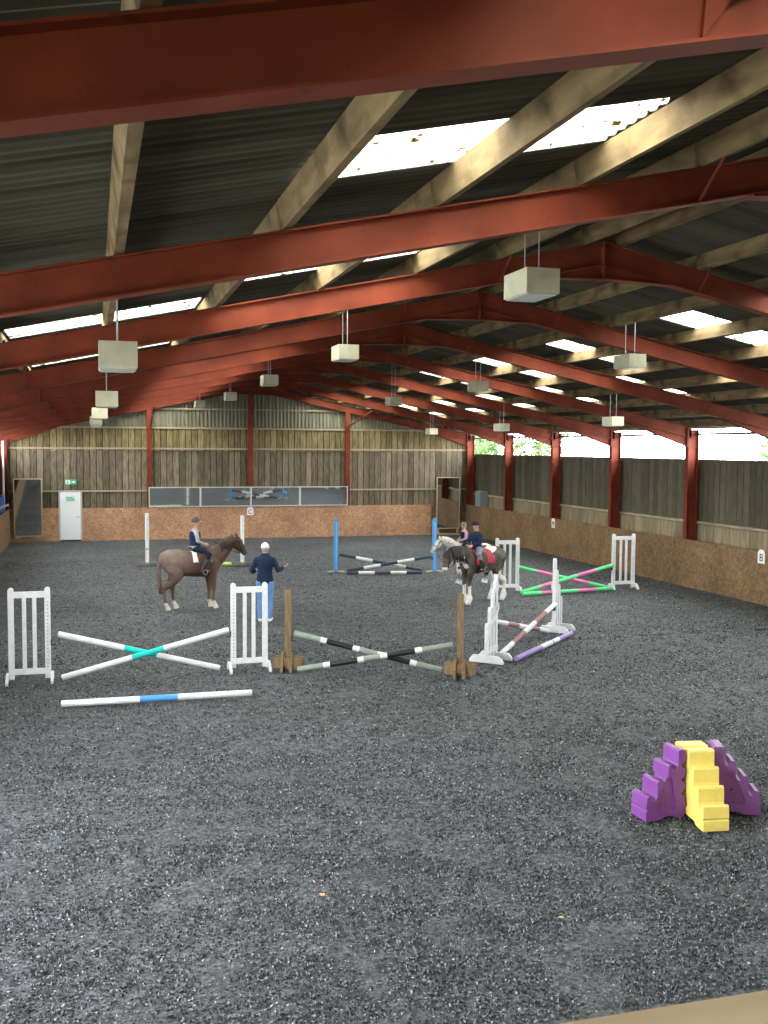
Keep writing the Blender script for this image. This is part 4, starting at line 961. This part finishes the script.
def instructor(loc, rz, label):
    """standing, faces local +x"""
    r = empty('person', loc, rz, 1.0); tag(r, label, 'person')
    hc = (.03, 0, 1.645)
    torso = [((0, 0, .84), .12, .10), ((0, 0, .93), .165, .115), ((0, 0, 1.05), .145, .105), ((0, 0, 1.15), .14, .10), ((0, 0, 1.30), .165, .115), ((0, 0, 1.40), .175, .10), ((0, 0, 1.455), .12, .075), ((0, 0, 1.49), .06, .06), ((.01, 0, 1.55), .052, .052), ((.02, 0, 1.60), .05, .05)]
    mb = MB(); mb.tube(torso, n=16); R = head(mb, hc, (1, .25, 0))
    arm = {1: [((0, .15, 1.41), .056), ((-.01, .205, 1.36), .052), ((-.03, .30, 1.13), .044), ((.12, .29, 1.10), .04), ((.25, .22, 1.12), .028)],
           -1: [((0, -.15, 1.41), .056), ((-.01, -.205, 1.36), .052), ((-.01, -.30, 1.13), .044), ((.10, -.345, 1.16), .04), ((.22, -.40, 1.20), .028)]}
    leg = {s: [((0, s*.085, .90), .095), ((.01, s*.095, .70), .085), ((.02, s*.10, .48), .06), ((-.01, s*.10, .33), .056), ((-.01, s*.105, .09), .038)] for s in (-1, 1)}
    for s in (-1, 1):
        limb(mb, arm[s]); limb(mb, leg[s]); limb(mb, [((-.045, s*.105, .05), .036), ((.08, s*.115, .04), .038), ((.19, s*.13, .03), .028)])
    hand(mb, (.25, .22, 1.12), (.9, -.3, .05), (0, -.6, -.6), 1.0); hand(mb, (.22, -.40, 1.20), (.75, -.55, .2), (0, .5, .8), .55)
    link('body', blob(mb, 'body', SKIN, .0085, 2), r); face_parts(r, hc, R)
    g = .026; mb = MB()
    mb.tube([((0, 0, .83), .155, .12)] + [(p, a+g, b+g) for p, a, b in torso[1:7]] + [((0, 0, 1.50), .09, .08), ((.005, 0, 1.53), .08, .07)], n=18)
    for s in (-1, 1): limb(mb, [(p, a+.012) for p, a in arm[s][:4]] + [(tuple(Vector(arm[s][3][0]).lerp(Vector(arm[s][4][0]), .75)), .045)])
    link('jacket', blob(mb, 'jacket', NAVYJ, .012, 2), r)
    mb = MB(); mb.tube([((0, 0, .80), .13, .10), ((0, 0, .90), .178, .128), ((0, 0, .97), .165, .12)], n=16)
    for s in (-1, 1): limb(mb, [(p, a+.022) for p, a in leg[s][:4]] + [((-.01, s*.105, .07), .054)])
    link('jeans', blob(mb, 'jeans', cloth('blue_denim', (105, 140, 190)), .012, 3), r)
    for s in (-1, 1):
        mb = MB(); limb(mb, [((-.055, s*.105, .045), .045), ((.08, s*.115, .045), .05), ((.21, s*.13, .035), .036)]); b = link('shoe', blob(mb, 'shoe', WHITEP, .011, 2), r)
    c = Vector(hc); mb = MB(); n_, k = 18, 6
    for i in range(k+1):
        t = PI*.54*i/k
        for j in range(n_): a = 2*PI*j/n_; mb.v.append(c + R @ Vector((.112*math.sin(t)*math.cos(a)-.004, .092*math.sin(t)*math.sin(a), .02+.11*math.cos(t))))
    for i in range(k):
        for j in range(n_): mb.f.append((i*n_+j, (i+1)*n_+j, (i+1)*n_+(j+1) % n_, i*n_+(j+1) % n_)); mb.m.append(0)
    wc = cloth('white_cap', (225, 215, 225), .92); o = mb.build('cap', wc, r, smooth=True); s = o.modifiers.new('s', 'SOLIDIFY'); s.thickness = .008
    mb = MB(); mb.prism([(.12*math.cos(a), .08*math.sin(a)) for a in [-PI/2+PI*q/10 for q in range(11)]], R @ Vector((1, 0, -.15)), R @ Vector((0, 1, 0)), c + R @ Vector((.085, 0, .02)), R @ Vector((0, 0, .008))); mb.build('cap_peak', wc, o)
    mb = MB(); mb.ell(c + R @ Vector((-.03, 0, -.02)), (.082, .08, .075), n=12, R=R); mb.build('hair', mat('short_grey_hair', (.30, .24, .2), rough=.8), r, smooth=True)
instructor((3.63, 22.5, 0), PI/2-.25, 'person in navy jacket, jeans and white cap standing with back turned')

# ---------------------------------------------------------------- odds and ends
r = empty('storage_box', (16.50, 42.35, 0)); tag(r, 'tall grey lidded storage box standing behind the side kicking board', 'storage box')
GB = mat('grey_box', (.22, .27, .28), (.18, .22, .23), rough=.5)
mb = MB(); mb.prism([(-.17, 0), (.17, 0), (.19, 1.9), (-.19, 1.9)], (1, 0, 0), (0, 0, 1), (0, -.3, 0), (0, .6, 0)); mb.build('bin_body', GB, r)
mb = MB(); mb.prism([(-.2, 1.9), (.2, 1.9), (.2, 1.94), (.16, 2.0), (-.16, 2.0), (-.2, 1.94)], (1, 0, 0), (0, 0, 1), (0, -.33, 0), (0, .66, 0)); mb.build('lid', GB, r)
r = empty('blue_drum', (-3.58, 42.0, 0)); tag(r, 'blue plastic drum behind the corner of the left kicking board', 'drum')
mb = MB(); mb.tube([((0, 0, 0), .19, .19), ((0, 0, .1), .21, .21), ((0, 0, 1.8), .21, .21), ((0, 0, 1.9), .19, .19)], lat=(1, 0, 0), n=18); mb.build('barrel', paint('drum_blue', (40, 70, 150)), r, smooth=True)
mb = MB(); mb.tube([((0, 0, 1.9), .20, .20), ((0, 0, 1.95), .20, .20)], lat=(1, 0, 0), n=18); mb.build('lid', paint('drum_blue', (40, 70, 150)), r)
mb = MB(); mb.cyl((0, 0, 0), (.52, -.06, .2), .045, n=10); o = mb.build('spare_pole', WHITE); o.location = (-3.70, 41.5, 1.42); o.rotation_euler = (0, 0, .15); tag(o, 'short white pole resting over the corner of the left kicking board', 'pole')
mb = MB(); mb.cyl((0, 0, .0), (0, 0, 4.3), .04, n=10); o = mb.build('downpipe', WHITEP, None, (-3.52, 43.55, 0), smooth=True); tag(o, 'white upright pipe in the far left corner', 'pipe')
# fallen leaf
mb = MB(); mb.prism([(0, -.03), (.018, -.01), (.02, .012), (0, .04), (-.02, .012), (-.018, -.01)], (1, 0, 0), (0, 1, 0), (0, 0, 0), (0, 0, .004)); o = mb.build('dry_leaf', mat('orange_leaf', (.55, .25, .10), rough=.7), None, (1.87, 8.49, .004), .5); tag(o, 'small dry orange leaf lying on the grey surface', 'leaf')
mb = MB(); mb.prism([(0, -.02), (.016, -.01), (.018, .012), (0, .026), (-.014, .012), (-.018, -.01)], (1, 0, 0), (0, 1, 0), (0, 0, 0), (0, 0, .005)); o = mb.build('dry_leaf', mat('yellow_leaf', (.40, .36, .16), rough=.7), None, (3.7, 7.55, .004), 1.1); tag(o, 'small dull yellow leaf lying on the grey surface', 'leaf')

# ---------------------------------------------------------------- trees outside
LEAF = mat('leaf_green', (.060, .115, .022), (.030, .070, .014), scale=1.3, rough=.6)
BARK = mat('bark', (.09, .07, .05), rough=.9)
def tree(loc, h, wd, label, seed):
    rnd = random.Random(seed); r = empty('tree', loc); tag(r, label, 'tree', 'trees outside the open side')
    mb = MB(); mb.tube([((0, 0, -.1), .25, .25), ((.1, 0, h*.3), .18, .18), ((0, .1, h*.7), .08, .08)], n=8)
    for k in range(6):
        a = rnd.uniform(0, 2*PI); z = h*rnd.uniform(.2, .5); mb.cyl((0, 0, z), (math.cos(a)*wd*.6, math.sin(a)*wd*.6, z+h*.25), .07, .02, n=5)
    mb.build('trunk', BARK, r, smooth=True)
    mb = MB()
    cl = [(Vector((rnd.uniform(-1, 1)*wd*.75, rnd.uniform(-1, 1)*wd*.75, rnd.uniform(.14, .92)*h)), rnd.uniform(.7, 1.25)) for _ in range(26)]
    for c, q in cl:
        for k in range(150):
            dv = Vector((rnd.gauss(0, 1), rnd.gauss(0, 1), rnd.gauss(0, 1))).normalized()*q*rnd.uniform(.55, 1.0)
            p = c+dv; a = Vector((rnd.gauss(0, 1), rnd.gauss(0, 1), rnd.gauss(0, .5))).normalized(); b = a.cross(dv.normalized()+Vector((.01, .02, .3))).normalized(); sz = rnd.uniform(.10, .2)
            mb.add([p-a*sz, p+b*sz*.5, p+a*sz, p-b*sz*.5], [(0, 1, 2, 3)])
    tag(mb.build('foliage', LEAF, r), kind='stuff')
tree((31.0, 84, 0), 8, 2.2, 'leafy green tree seen through the opening nearest the far wall', 1)
tree((31.5, 78, 0), 8.5, 2.2, 'leafy green tree seen over the boards beside the far corner', 2)
tree((33.0, 72.5, 0), 8.5, 2.2, 'leafy green tree seen through the second opening from the far wall', 3)
tree((37.8, 49.6, 0), 6.0, 1.5, 'lone green tree seen through the opening above the letter B', 4)
